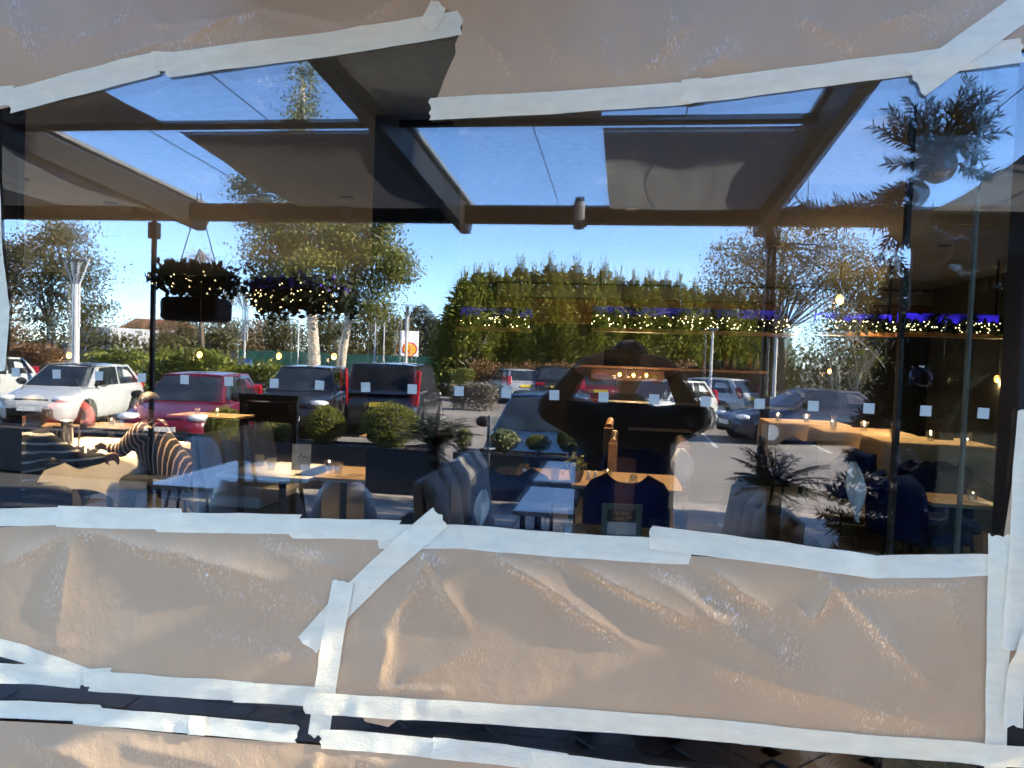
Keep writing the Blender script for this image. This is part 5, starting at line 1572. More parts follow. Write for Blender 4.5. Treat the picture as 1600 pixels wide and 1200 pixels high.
# --- lamps that light the room: small downlights in the ceiling
def downlight(x, y, watt, label, ang=70):
    t = thing('ceiling_downlight', label, 'ceiling light', (x, y, 2.985), 0, 'warm downlights in the ceiling')
    MB().lathe([(0.045, 0.0), (0.06, 0.0), (0.06, 0.014), (0.045, 0.014)], 16).build('ring', BLACK, t)
    MB().lathe([(0, 0.008), (0.044, 0.008), (0.044, 0.012), (0, 0.012)], 14).build('lens', M('downlight_lens', (1.0, 0.72, 0.42), 0.4, emit=3.0), t)
    ld = bpy.data.lights.new('downlight', 'SPOT')
    ld.energy = watt * 0.78
    ld.color = (1.0, 0.66, 0.36)
    ld.spot_size = rad(ang)
    ld.spot_blend = 0.6
    ld.shadow_soft_size = 0.04
    lo = bpy.data.objects.new('spot', ld)
    COL.objects.link(lo)
    lo.parent = t
    lo.location = (0, 0, -0.02)
# --- column of the room, black and square
pc0, pc1 = at(577, 500, 2.3), at(688, 500, 2.3)
cw = pc1.x - pc0.x
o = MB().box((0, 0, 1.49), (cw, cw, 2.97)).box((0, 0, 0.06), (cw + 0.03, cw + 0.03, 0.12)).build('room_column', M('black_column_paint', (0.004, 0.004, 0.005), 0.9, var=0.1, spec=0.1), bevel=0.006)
o.location = ((pc0.x + pc1.x) / 2, 2.3 + cw / 2, 0)
tag(o, 'wide square black column inside the room between floor and ceiling', 'column')
# --- banquettes with channelled backs
def banquette(label, x, y0, y1, face, top=1.13):
    t = thing('banquette', label, 'banquette', (x, (y0 + y1) / 2, 0), 0, 'grey channelled banquettes')
    L = y1 - y0
    n = max(3, int(L / 0.27))
    MB().box((face * 0.27, 0, 0.2), (0.52, L, 0.40)).build('plinth', BLACK, t, bevel=0.01)
    MB().box((face * 0.28, 0, 0.45), (0.50, L, 0.10)).build('seat', GREYFAB, t, bevel=0.03)
    for k in range(n):
        c = -L / 2 + L * (k + 0.5) / n
        P = []
        for i in range(9):
            s = i / 8
            z = 0.47 + (top - 0.47) * s
            rr_ = 0.075 if s < 0.9 else 0.075 * math.sqrt(max(0.0, 1 - ((s - 0.9) / 0.1) ** 2)) + 0.01
            P.append([(face * (0.05 - 0.10 * s) + face * rr_ * math.cos(a_), c + (L / n * 0.497) * math.sin(a_) , z) for a_ in [PI * (j / 10) - PI / 2 for j in range(11)]])
        mb = MB().grid(P)
        mb.build('back_cushion', GREYFAB, t, smooth=True)
    MB().box((-face * 0.045, 0, top / 2), (0.05, L, top - 0.03), Matrix.Rotation(-face * 0.06, 3, 'Y')).build('back_board', GREYFAB, t, bevel=0.01)
    return t
banquette('grey channelled sofa mirrored with its near end beside the black column', -0.93, -3.45, -2.05, 1, 1.12)
banquette('grey channelled sofa mirrored behind the palm in its planter', 0.66, -3.15, -1.75, -1, 1.10)
banquette('grey banquette behind the white tablecloth of the seated diners', at_z(300, 700, 0.9).x, 4.3, 5.6, 1, 1.0)
# --- velvet chairs
def velvet_chair():
    t = thing('velvet_chair', 'navy velvet chair', 'chair', (0, 0, 0), 0, 'navy velvet chairs')
    P = []
    for i in range(10):
        s = i / 9
        z = 0.42 + 0.46 * s
        row = []
        for j in range(17):
            a_ = PI * (j / 16) * 1.0
            k = math.cos(a_)
            hw = 0.265 * (1 if s < 0.7 else math.sqrt(max(0.03, 1 - ((s - 0.7) / 0.33) ** 2.4)))
            row.append((hw * k, -0.20 - 0.06 * s - 0.13 * math.sin(a_) ** 0.8 + 0.13 * 0.0, z))
        P.append(row)
    o = MB().grid(P).build('backrest', NAVY, t, smooth=True)
    md = o.modifiers.new('thick', 'SOLIDIFY')
    md.thickness = 0.05
    MB().box((0, 0.0, 0.43), (0.52, 0.50, 0.11)).build('seat', NAVY, t, bevel=0.035)
    for sx in (-1, 1):
        for sy in (-1, 1):
            MB().tube([(sx * 0.19, sy * 0.18, 0.38), (sx * 0.23, sy * 0.22, 0)], [0.018, 0.011], 8).build('leg', BLACK, t)
    return t
vc = velvet_chair()
cpos = []
def chair(x, y, rz, label):
    place_copy(vc, not cpos, (x, y, 0), rz, label)
    cpos.append(label)
# --- tables in the middle
p = at_z(975, 762, 0.75)
itable('lit oak table seen clearly in the photographer outline, with an upright and an upturned tumbler', p.x + 0.02, p.y + 0.40, 0.86, 0.80)
tumbler(at_z(949, 752, 0.75).x, at_z(949, 752, 0.75).y, 'upright tumbler on the lit oak table in the photographer outline')
tumbler(at_z(989, 760, 0.75).x, at_z(989, 760, 0.75).y, 'upturned tumbler on the lit oak table in the photographer outline', up=False)
t = thing('salt_pepper', 'pair of small white salt and pepper pots beside the upright tumbler', 'condiments', (at_z(925, 750, 0.75).x, at_z(925, 750, 0.75).y, 0.752))
for k in (-1, 1):
    MB().lathe([(0, 0), (0.018, 0), (0.02, 0.02), (0.012, 0.045), (0.016, 0.06), (0.008, 0.075), (0, 0.076)], 10, (k * 0.028, 0, 0)).build('pot', WHITEPAINT, t, smooth=True)
pcx = at(978, 800, p.y - 0.28)
chair(pcx.x, p.y - 0.16, 0, 'navy velvet chair nearest the glass, its round back seen in the photographer outline')
chair(pcx.x + 0.05, p.y + 1.05, PI, 'navy velvet chair on the far side of the lit oak table in the photographer outline')
# near table with framed menu
p = at_z(960, 848, 0.75)
itable('near oak table at the tape edge, holding the framed menu and a pine cone', p.x, p.y + 0.12, 0.62, 0.62)
t = thing('framed_menu', 'dark framed menu card standing on the near table at the tape edge', 'menu', (at_z(970, 846, 0.75).x, at_z(970, 846, 0.75).y + 0.02, 0.752), 0.12)
mb = MB().box((-0.095, 0, 0.10), (0.03, 0.02, 0.20)).box((0.095, 0, 0.10), (0.03, 0.02, 0.20)).box((0, 0, 0.015), (0.16, 0.02, 0.03)).box((0, 0, 0.185), (0.16, 0.02, 0.03))
mb.build('frame', M('menu_frame', (0.055, 0.075, 0.070), 0.5), t, bevel=0.002)
MB().box((0, 0.003, 0.135), (0.16, 0.006, 0.07)).build('header', CHALK, t)
MB().box((0, 0.003, 0.065), (0.16, 0.006, 0.07)).build('card', M('menu_card', (0.42, 0.38, 0.36), 0.7), t)
mb = MB()
for k in range(3):
    mb.tube([(-0.05 + 0.028 * k, -0.001, 0.148), (-0.035 + 0.028 * k, -0.001, 0.160), (-0.028 + 0.028 * k, -0.001, 0.142), (-0.018 + 0.028 * k, -0.001, 0.156)], 0.0022, 4)
mb.tube([(0.03, -0.001, 0.125), (0.055, -0.001, 0.13)], 0.002, 4).tube([(-0.05, -0.001, 0.117), (0.01, -0.001, 0.119)], 0.002, 4)
mb.build('script_mark', M('gold_ink', (0.34, 0.24, 0.14), 0.5), t)
pp = at_z(927, 843, 0.75)
t = thing('pine_cone', 'orange brown pine cone lying beside the framed menu', 'pine cone', (pp.x, pp.y, 0.752))
V = []
n = 60
k = np.arange(n)
zz = k / n
aa = k * 2.39996
rr_ = 0.030 * np.sin(PI * (0.15 + 0.8 * zz)) + 0.006
C = np.stack([zz * 0.085 - 0.04, rr_ * np.cos(aa), 0.03 + rr_ * np.sin(aa)], 1)
D = np.stack([np.full(n, 0.5), np.cos(aa), np.sin(aa)], 1)
link('scales', quads_mesh('scales', leaf_quads(C, D, 0.030, 0.022, np.stack([np.ones(n), 0 * aa, 0 * aa], 1)), M('cone_brown', (0.38, 0.16, 0.05), 0.7, var=0.3)), t)
MB().ball((0, 0, 0.03), (0.042, 0.024, 0.024), 12, 8).build('core', M('cone_core', (0.16, 0.07, 0.03), 0.8), t)
tumbler(at_z(888, 845, 0.75).x, at_z(888, 845, 0.75).y, 'tumbler cut by the tape edge left of the pine cone, mostly hidden'.replace('left of', 'beside'))
# table behind the banquette (grey-brown top)
p = at_z(830, 742, 0.75)
itable('dim oak table between the channelled banquette and the photographer outline', p.x + 0.05, p.y + 0.12, 0.75, 0.6)
for (u, vv, lab) in ((819, 742, 'tumbler on the dim oak table with its cutlery'), (867, 750, 'tumbler on the dim oak table nearer the herb pot')):
    q_ = at_z(u, vv, 0.75)
    tumbler(q_.x, q_.y, lab)
q_ = at_z(803, 743, 0.75)
cutlery(q_.x, q_.y, 0.3, 'rolled cutlery on the dim oak table beside the banquette')
q_ = at_z(898, 752, 0.75)
t = thing('herb_pot', 'small terracotta pot of green herb beside the photographer outline', 'pot plant', (q_.x, q_.y, 0.752))
MB().lathe([(0, 0), (0.035, 0), (0.05, 0.085), (0.046, 0.085), (0.04, 0.07), (0, 0.07)], 14).build('pot', M('terracotta', (0.36, 0.22, 0.16), 0.8), t, smooth=True)
C = RNG.normal(size=(160, 3)) * np.array([0.04, 0.04, 0.035]) + np.array([0, 0, 0.13])
link('foliage', quads_mesh('foliage', leaf_quads(C, RNG.normal(size=C.shape), 0.035, 0.02), box_leaf), t)
chair(p.x + 0.1, p.y + 0.75, PI, 'navy velvet chair behind the dim oak table, only its top edge showing')
chair(p.x - 0.05, p.y - 0.5, 0, 'navy velvet chair before the dim oak table, low in the reflection')
# lit table left of column
p = at_z(515, 742, 0.75)
itable('oak table with two tumblers in front of the black column, lamp lit', p.x + 0.05, p.y + 0.18, 0.62, 0.62)
tumbler(at_z(514, 736, 0.75).x, at_z(514, 736, 0.75).y, 'taller looking tumbler of the pair in front of the black column')
tumbler(at_z(528, 741, 0.75).x, at_z(528, 741, 0.75).y, 'second tumbler of the pair in front of the black column, nearer the glass')
cutlery(at_z(545, 744, 0.75).x, at_z(545, 744, 0.75).y, -0.5, 'cutlery on the lamp lit table in front of the black column')
# white clothed table with menu
p = at_z(420, 740, 0.75)
itable('white topped table behind the mirrored shell chairs with a leaning menu', p.x, p.y + 0.25, 0.75, 0.75, CLOTH)
tumbler(at_z(406, 728, 0.75).x, at_z(406, 728, 0.75).y, 'tumbler at the far side of the white topped table')
tumbler(at_z(424, 734, 0.75).x, at_z(424, 734, 0.75).y, 'tumbler in the middle of the white topped table')
q_ = at_z(470, 735, 0.75)
t = thing('menu_card', 'pale grey menu card leaning upright near the easel leg', 'menu', (q_.x, q_.y, 0.752), 0.2)
MB().box((0, 0.01, 0.105), (0.15, 0.006, 0.21), Matrix.Rotation(-0.12, 3, 'X')).build('card', M('pale_menu', (0.34, 0.36, 0.36), 0.7), t)
MB().tube([(-0.02, -0.002, 0.10), (0.0, -0.003, 0.125), (0.02, -0.002, 0.10)], 0.003, 5).tube([(0.02, -0.002, 0.10), (0.035, -0.003, 0.115), (0.05, -0.002, 0.10)], 0.003, 5).build('leaf_mark', CHALK, t)

# --- diners' table with white cloth and its things
def clothed(label, clab, u, vv, w_, d, drop, mat, corner=True, z=0.75, tname='restaurant_table'):
    p_ = at_z(u, vv, z)
    cx, cy = p_.x - w_ / 2, p_.y + d / 2
    itable(label, cx, cy, w_ - 0.01, d - 0.01, h=z)
    P = []
    n = 36
    rim = []
    for i in range(4 * n):
        s_, k = divmod(i, n)
        f = k / n
        x, y = [(-1 + 2 * f, -1), (1, -1 + 2 * f), (1 - 2 * f, 1), (-1, 1 - 2 * f)][s_]
        rim.append((x * w_ / 2, y * d / 2, x, y))
    rows = [[(0, 0, 0.012)] * len(rim), [(x * 0.98, y * 0.98, 0.012) for x, y, a_, b_ in rim], [(x * 1.012, y * 1.012, 0.002) for x, y, a_, b_ in rim]]
    for j in range(1, 6):
        row = []
        for i, (x, y, a_, b_) in enumerate(rim):
            cor = (abs(a_) * abs(b_)) ** 3 if corner else 0
            dz = drop * (1 + 1.1 * cor) * j / 5
            fl_ = 1 + 0.02 * j / 5 + 0.018 * math.sin(i * 0.55) * j / 5 + 0.04 * cor * j / 5
            row.append((x * fl_ * 1.01, y * fl_ * 1.01, 0.0 - dz))
        rows.append(row)
    rows = [r_ + [r_[0]] for r_ in rows]
    o = MB().grid(rows).build('tablecloth', mat, smooth=True)
    o.location = (cx, cy, z + 0.002)
    tag(o, clab, 'tablecloth')
    return cx, cy
cx, cy = clothed('table of the seated diners under its white cloth', 'white cloth hanging from the table of the two diners, its corner lit by lamps', 218, 708, 1.15, 0.8, 0.36, CLOTH)
ZT = 0.765
def on(u, vv):
    return at_z(u, vv, ZT)
q_ = on(104, 712)
t = thing('water_jug', 'tall steel water jug with a pale handle on the white cloth', 'jug', (q_.x, q_.y, ZT))
MB().lathe([(0, 0), (0.048, 0), (0.050, 0.01), (0.046, 0.28), (0.050, 0.30), (0.044, 0.30), (0.042, 0.285), (0, 0.285)], 20).build('jug_body', STEEL, t, smooth=True)
MB().tube([(0.045, 0, 0.25), (0.11, 0, 0.25), (0.115, 0, 0.22), (0.112, 0, 0.08), (0.05, 0, 0.06)], 0.009, 8).build('handle', STEEL, t)
q_ = on(60, 710)
t = thing('menu_stand', 'black menu board standing behind the white bowl', 'menu', (q_.x, q_.y + 0.1, ZT))
MB().box((0, 0, 0.11), (0.17, 0.012, 0.20), Matrix.Rotation(-0.1, 3, 'X')).build('board', CHALK, t)
MB().box((0, 0, 0.01), (0.17, 0.06, 0.02)).build('foot', CHALK, t)
q_ = on(65, 718)
tag(MB().lathe([(0, 0), (0.035, 0), (0.065, 0.05), (0.061, 0.05), (0.03, 0.008), (0, 0.008)], 20, q_[:2] + (ZT,)).build('bowl', WHITEPAINT, smooth=True, center=True), 'white bowl on the table of the diners', 'bowl')
CUPM = M('dark_steel', (0.30, 0.30, 0.31), 0.3, 0.9)
for (u, vv, lab) in ((125, 712, 'steel tumbler touched by the striped diner, farther of two'), (143, 716, 'steel tumbler next to the diner hand, nearer of two')):
    q_ = on(u, vv)
    tag(MB().lathe([(0, 0), (0.030, 0), (0.038, 0.085), (0.034, 0.085), (0.028, 0.006), (0, 0.006)], 16, (q_.x, q_.y, ZT)).build('steel_tumbler', CUPM, smooth=True, center=True), lab, 'cup')
for (u, vv, lab) in ((92, 714, 'clear glass between the bowl and the steel jug'), (38, 708, 'clear glass beside the menu board on the white cloth'), (82, 708, 'clear glass behind the steel jug')):
    q_ = on(u, vv)
    tumbler(q_.x, q_.y, lab, ZT)
q_ = on(20, 722)
tag(MB().lathe([(0, 0), (0.06, 0), (0.135, 0.02), (0.135, 0.024), (0.06, 0.006), (0, 0.006)], 24, (q_.x, q_.y, ZT)).build('plate', WHITEPAINT, smooth=True, center=True), 'white dinner plate at the edge of the diners cloth', 'plate')
# striped diner
def stripes(name, a, b_, scale, ax):
    m, t_, bs = newmat(name)
    tc = t_.nodes.new('ShaderNodeTexCoord')
    wv = t_.nodes.new('ShaderNodeTexWave')
    wv.bands_direction = ax
    wv.inputs['Scale'].default_value = scale
    wv.inputs['Distortion'].default_value = 1.2
    wv.inputs['Detail Scale'].default_value = 2
    t_.links.new(tc.outputs['Object'], wv.inputs['Vector'])
    r_ = t_.nodes.new('ShaderNodeValToRGB')
    r_.color_ramp.interpolation = 'CONSTANT'
    r_.color_ramp.elements[0].color = a + (1,)
    r_.color_ramp.elements[1].color = b_ + (1,)
    r_.color_ramp.elements[1].position = 0.84
    t_.links.new(wv.outputs['Fac'], r_.inputs[0])
    t_.links.new(r_.outputs[0], bs.inputs['Base Color'])
    bs.inputs['Roughness'].default_value = 0.85
    return m
def diner(label, hx, hy, hand, face, mat, hairc, lean):
    """seated person: head at hx, hy; one arm reaching to hand"""
    base = Vector((hx, hy, 0))
    t = thing('person', label, 'person', base)
    hand = Vector(hand) - base
    f = Vector(face).normalized()
    sd_ = f.cross(Vector((0, 0, 1)))
    hc_ = Vector((0, 0, 1.17)) + f * lean
    neck = hc_ - Vector((0, 0, 0.13)) - f * 0.03
    hip = -f * 0.22 + Vector((0, 0, 0.52))
    balls_ = head_parts(t, hc_, f, HAIR if hairc is None else hairc)
    sn, sf = neck - Vector((0, 0, 0.07)) + sd_ * 0.18, neck - Vector((0, 0, 0.07)) - sd_ * 0.18
    if (sf - hand).length < (sn - hand).length:
        sn, sf = sf, sn
    d = (hand - sn)
    el_ = sn.lerp(hand, 0.5) - Vector((0, 0, 0.10)) + f.cross(Vector((0, 0, 1))) * 0.03
    hw_ = hand - (hand - el_).normalized() * 0.09
    el2 = sf + Vector((0, 0, -0.26)) + f * 0.06
    h2 = el2 + f * 0.26 + Vector((0, 0, 0.05))
    sg = [(neck, hc_, 0.05, 0.055), (neck, hip, 0.06, 0.15), (sn, el_, 0.045, 0.038), (el_, hw_, 0.036, 0.026), (sf, el2, 0.045, 0.038), (el2, h2, 0.036, 0.026)]
    for k in (-1, 1):
        kn = hip + f * 0.42 + sd_ * k * 0.11 - Vector((0, 0, 0.02))
        sg += [(hip + sd_ * k * 0.1, kn, 0.085, 0.06), (kn, kn - Vector((0, 0, 0.44)) + f * 0.03, 0.055, 0.04), (kn - Vector((0, 0, 0.46)), kn - Vector((0, 0, 0.465)) + f * 0.16, 0.04, 0.032)]
    sg += hand_segs(hw_, (hand - el_), f.cross((hand - el_)).normalized() if f.cross(hand - el_).length > 0.01 else (0, 0, 1), (0, 0, -1))
    sg += hand_segs(h2, f, sd_, (0, 0, -1))
    body_mesh('body', sg, SKIN, t, 0.010, 3, balls_)
    js_ = [(neck - Vector((0, 0, 0.09)) - sd_ * 0.1, neck - Vector((0, 0, 0.09)) + sd_ * 0.1, 0.10, 0.10), (neck - Vector((0, 0, 0.14)), hip, 0.17, 0.185), (sn, el_, 0.082, 0.066), (el_, hw_.lerp(el_, 0.12), 0.066, 0.048), (sf, el2, 0.082, 0.066), (el2, h2.lerp(el2, 0.1), 0.066, 0.048)]
    body_mesh('sweater', js_, mat, t, 0.014, 4)
    js_ = []
    for k in (-1, 1):
        kn = hip + f * 0.42 + sd_ * k * 0.11 - Vector((0, 0, 0.02))
        js_ += [(hip + sd_ * k * 0.1, kn, 0.11, 0.082), (kn, kn - Vector((0, 0, 0.40)) + f * 0.03, 0.078, 0.06)]
    body_mesh('trousers', js_, M('dark_trousers', (0.010, 0.011, 0.016), 0.8), t, 0.014, 3)
    return t, base + hip
h_ = on(156, 706)
hd = at(236, 640, h_.y + 0.12)
_, hip1 = diner('diner in dark sweater with thin pale stripes reaching for a steel tumbler', hd.x + 0.05, h_.y + 0.15, (h_.x, h_.y, ZT + 0.05), (-0.95, -0.15, 0), stripes('striped_wool', (0.012, 0.010, 0.012), (0.50, 0.36, 0.28), 7.5, 'X'), None, 0.1)
pe_ = at(14, 690, 3.4)
_, hip2 = diner('diner in bold black and white stripes at the edge of the glass, seen from behind', pe_.x - 0.14, 3.75, (pe_.x + 0.30, 4.15, ZT + 0.03), (0.45, 0.85, 0), stripes('bold_stripes', (0.010, 0.010, 0.012), (0.55, 0.54, 0.52), 4.5, 'Z'), None, 0.05)
for hp, lab in ((hip1, 'black stool under the thin striped diner'), (hip2, 'black stool under the bold striped diner')):
    t = thing('stool', lab, 'stool', (hp.x, hp.y, 0))
    MB().lathe([(0, 0.38), (0.19, 0.38), (0.2, 0.40), (0.19, 0.43), (0, 0.43)], 18).build('seat', BLACK, t)
    for k in range(4):
        a_ = PI / 4 + k * PI / 2
        MB().tube([(0.12 * math.cos(a_), 0.12 * math.sin(a_), 0.38), (0.18 * math.cos(a_), 0.18 * math.sin(a_), 0)], 0.014, 6).build('leg', BLACK, t)
# red tub chair and spiky plant behind the diners' table
pr = at(86, 690, 6.4)
t = thing('tub_chair', 'deep red tub chair behind the table of the diners', 'chair', (pr.x, 6.4, 0))
REDV = M('red_velvet', (0.20, 0.006, 0.022), 0.75, sheen=0.2, var=0.2, scale=5)
P = []
for i in range(7):
    s_ = i / 6
    row = []
    for j in range(19):
        a_ = PI * 1.15 * (j / 18) - PI * 0.075
        hz = 0.42 + (0.62 - 0.22 * abs(math.cos(a_)) ** 2) * s_
        row.append((0.46 * math.cos(a_), 0.30 * math.sin(a_) , hz))
    P.append(row)
o = MB().grid(P).build('backrest', REDV, t, smooth=True)
md = o.modifiers.new('thick', 'SOLIDIFY')
md.thickness = 0.09
MB().box((0, -0.02, 0.41), (0.82, 0.52, 0.16)).build('seat', REDV, t, bevel=0.05)
for sx in (-1, 1):
    for sy in (-1, 1):
        MB().tube([(sx * 0.3, sy * 0.2, 0.34), (sx * 0.33, sy * 0.22, 0)], 0.02, 6).build('leg', BLACK, t)
t = thing('spiky_plant', 'potted plant with long thin blades standing behind the red tub chair', 'plant', (pr.x + 0.08, 7.0, 0))
MB().lathe([(0, 0), (0.16, 0), (0.2, 0.6), (0.18, 0.6), (0.17, 0.55), (0, 0.55)], 16).build('pot', BLACK, t, smooth=True)
Q = []
for k in range(34):
    a_, l_ = r.uniform(0, 2 * PI), r.uniform(0.5, 0.85)
    st_ = r.uniform(0.15, 0.8)
    pr_ = None
    for i in range(7):
        s_ = i / 6
        c_ = np.array([math.cos(a_) * st_ * l_ * s_, math.sin(a_) * st_ * l_ * s_, 0.55 + l_ * s_ - 0.35 * st_ * s_ * s_])
        w__ = 0.018 * (1 - s_ * 0.92)
        sdv = np.array([-math.sin(a_), math.cos(a_), 0]) * w__
        if pr_ is not None:
            Q.append([pr_[0] - pr_[1], pr_[0] + pr_[1], c_ + sdv, c_ - sdv])
        pr_ = (c_, sdv)
link('blade', quads_mesh('blade', np.array(Q), dark_l), t)

# --- far tables, tan cloths with hanging corners
far_t = [(165, 664, 0.9, 0.6, 'far oak table seen over the striped diner'), (330, 648, 1.0, 0.6, 'far oak table lit across the crimson hatchback reflection'), (30, 662, 0.8, 0.6, 'far oak table beside the red tub chair'),
         (1030, 668, 0.9, 0.6, 'far dark table in the photographer outline'), (610, 680, 0.6, 0.5, 'far oak table behind the largest shrub reflection')]
for (u, vv, w_, d, lab) in far_t:
    p_ = at_z(u, vv, 0.75)
    itable(lab, p_.x, p_.y, w_, d)
    for k in range(2):
        tumbler(p_.x - 0.15 + 0.3 * k, p_.y - 0.1, ('room side tumbler on the ' if k else 'window side tumbler on the ') + lab.replace('far ', ''))
ZH = 1.02
cl = [(1330, 667, 0.95, 0.7, 'high lit table end before the dark saloon reflection', 'tan cloth with a pointed hanging corner, farthest along the saloon reflection'),
      (1432, 682, 0.95, 0.7, 'high lit table under the bold blue light strip', 'tan cloth with a pointed hanging corner, middle of the three high tables'),
      (1556, 700, 1.0, 0.75, 'high lit table ending at the black upright', 'tan cloth with a pointed hanging corner, on the table ending at the black upright')]
for (u, vv, w_, d, lab, clab) in cl:
    cxx, cyy = clothed(lab, clab, u, vv, w_, d, 0.20, TAN, z=ZH)
    for k in range(3):
        tumbler(cxx - w_ * 0.36 + w_ * 0.36 * k, cyy - 0.2 + 0.06 * k, 'tumbler ' + ('at one end of the ', 'in the middle of the ', 'at the partition end of the ')[k] + lab, ZH + 0.017, 1.1)
    chair(cxx - 0.2, cyy - d / 2 - 0.28, 0.1, 'navy velvet chair pushed to the ' + lab)
    downlight(cxx + 0.1, cyy + 0.05, 48, 'downlight above the ' + lab, 50)
p_ = at_z(1474, 690, ZH)
t = thing('menu_card', 'dark menu card standing on the high lit table beside the glass partition', 'menu', (p_.x, p_.y, ZH + 0.017))
MB().box((0, 0, 0.13), (0.19, 0.01, 0.26)).build('card', M('olive_card', (0.05, 0.045, 0.03), 0.7), t)
MB().tube([(-0.03, -0.007, 0.06), (-0.02, -0.007, 0.10), (0, -0.007, 0.07), (0.02, -0.007, 0.10), (0.03, -0.007, 0.06)], 0.005, 5).build('mark', CHALK, t)
# near table by the upright
p_ = at_z(1515, 788, 0.75)
itable('oak table low beside the black upright with cutlery and a tumbler', p_.x - 0.02, p_.y + 0.22, 0.5, 0.5)
tumbler(at_z(1519, 784, 0.75).x, at_z(1519, 784, 0.75).y, 'tall tumbler on the oak table low beside the black upright')
cutlery(at_z(1532, 788, 0.75).x, at_z(1532, 788, 0.75).y + 0.05, 0.9, 'cutlery on the oak table low beside the black upright')
chair(at(1440, 740, p_.y + 0.5).x, p_.y + 0.4, -1.2, 'navy velvet chair behind the Christmas fir beside the partition'.replace('Christmas ', ''))
chair(p_.x + 0.15, p_.y + 0.95, PI, 'navy velvet chair behind the oak table low beside the black upright')
# wooden booth partitions with lit caps
def booth(u, v0, v1, y, label, w_=0.10, L=0.9):
    a_ = at(u, v0, y)
    t = thing('booth_partition', label, 'partition', (a_.x, y, 0), 0, 'lit wooden booth partitions')
    MB().box((0, L / 2, a_.z / 2), (w_ * 0.7, L, a_.z - 0.02)).build('panel', M('walnut', (0.20, 0.10, 0.045), 0.4, var=0.3, scale=3, stretch=(1, 1, 6)), t)
    MB().tube([(0, -0.01, a_.z), (0, L, a_.z)], w_ * 0.42, 12).build('cap', WALNUT, t)
    MB().box((0, 0, a_.z / 2), (w_, 0.05, a_.z)).build('end_post', MATS['walnut'], t, bevel=0.01)
booth(951, 668, 720, 6.6, 'wooden booth end with round lit cap, farther of the two in the photographer outline')
booth(958, 692, 740, 5.4, 'wooden booth end with round lit cap, nearer of the two in the photographer outline', 0.085, 0.9)
booth(1069, 696, 740, 5.2, 'wooden booth end with lit cap mirrored over the sunlit road', 0.11, 0.5)
# white napkins hanging
def drape(u0, v0, u1, v1, y, wpx, label, mat):
    a_, b_ = at(u0, v0, y), at(u1, v1, y)
    s_ = (y + 1.6) / F * wpx / 2
    P = []
    for i in range(9):
        f_ = i / 8
        c_ = a_.lerp(b_, f_)
        k = (0.25 + 0.75 * math.sin(PI * min(1, f_ * 1.15)))
        P.append([(c_.x + s_ * k * j / 2, y + 0.02 * math.sin(j * 1.7 + f_ * 3), c_.z) for j in (-2, -1, 0, 1, 2)])
    o = MB().grid(P).build('draped_napkin', mat, smooth=True, center=True)
    md_ = o.modifiers.new('thick', 'SOLIDIFY')
    md_.thickness = 0.004
    tag(o, label, 'napkin', 'folded cloth napkins hanging from table edges')
FINE = veilmat('fine_cloth', (0.55, 0.56, 0.56), 0.35, 0.8)
drape(1065, 700, 1068, 762, 4.9, 36, 'white napkin hanging below the lit booth cap over the sunlit road', FINE)
drape(1334, 722, 1338, 815, 1.9, 28, 'long pale napkin hanging beside the fir tree', FINE)
drape(757, 765, 750, 826, 2.3, 26, 'pale napkin at the seat end of the banquette above the tape', FINE)

# --- palms in pots
def palm(label, u, v, q, n, L, seed, pw=0.34, ph=0.68, droop=0.9, mat=dark_l):
    p_ = out(u, v, q)
    t = thing('palm_plant', label, 'plant', (p_.x, -q, 0))
    rr = random.Random(seed)
    z0 = p_.z - 0.10
    Q = []
    mb = MB()
    for k in range(n):
        a_ = 2 * PI * k / n + rr.uniform(-0.3, 0.3)
        el_ = rr.uniform(0.05, 1.55)
        l_ = L * rr.uniform(0.75, 1.1)
        pts = []
        for i in range(12):
            s_ = i / 11
            rx = l_ * (math.cos(el_) * s_ + 0.12 * s_ * s_)
            rz_ = l_ * (math.sin(el_) * s_ - droop * 0.55 * s_ * s_)
            pts.append(Vector((rx * math.cos(a_), rx * math.sin(a_), z0 + rz_)))
        mb.tube(pts, [0.006 * (1 - 0.8 * i / 11) for i in range(12)], 4, cap=False)
        for i in range(1, 12):
            d = (pts[i] - pts[i - 1]).normalized()
            sdv = d.cross(Vector((0, 0, 1))).normalized()
            for m_ in range(3):
                for sg in (-1, 1):
                    c0 = pts[i - 1].lerp(pts[i], m_ / 3)
                    dl = (sdv * sg * rr.uniform(0.7, 1.2) + d * rr.uniform(0.3, 0.6) + Vector((0, 0, rr.uniform(-0.5, 0.0)))).normalized()
                    ll = L * 0.26 * math.sin(PI * min(1, 0.15 + (i + m_ / 3) / 12 * 0.85))
                    Q.append(((c0 + dl * ll * 0.5), dl, ll))
    V = leaf_quads(np.array([tuple(x[0]) for x in Q]), np.array([tuple(x[1]) for x in Q]), np.array([x[2] for x in Q]), 0.0060, np.tile([0, 0, 1.0], (len(Q), 1)) + RNG.normal(size=(len(Q), 3)) * 0.3)
    link('frond', quads_mesh('frond', V, mat), t)
    mb.build('leaf_stalk', M('palm_stalk', (0.03, 0.04, 0.015), 0.6), t)
    MB().tube([(0, 0, 0.5), (0, 0, z0 + 0.02)], [0.035, 0.03], 8).build('trunk', BARK, t)
    MB().box((0, 0, ph / 2), (pw, pw, ph)).build('planter', M('dark_wood_planter', (0.028, 0.020, 0.016), 0.5, var=0.3), t, bevel=0.01)
    MB().box((0, 0, ph + 0.005), (pw - 0.04, pw - 0.04, 0.02)).build('soil', SOIL, t)
    return t
palm('dark palm with arching fronds mirrored beside the people carrier', 680, 672, 2.5, 30, 0.36, 5, 0.42, 0.80)
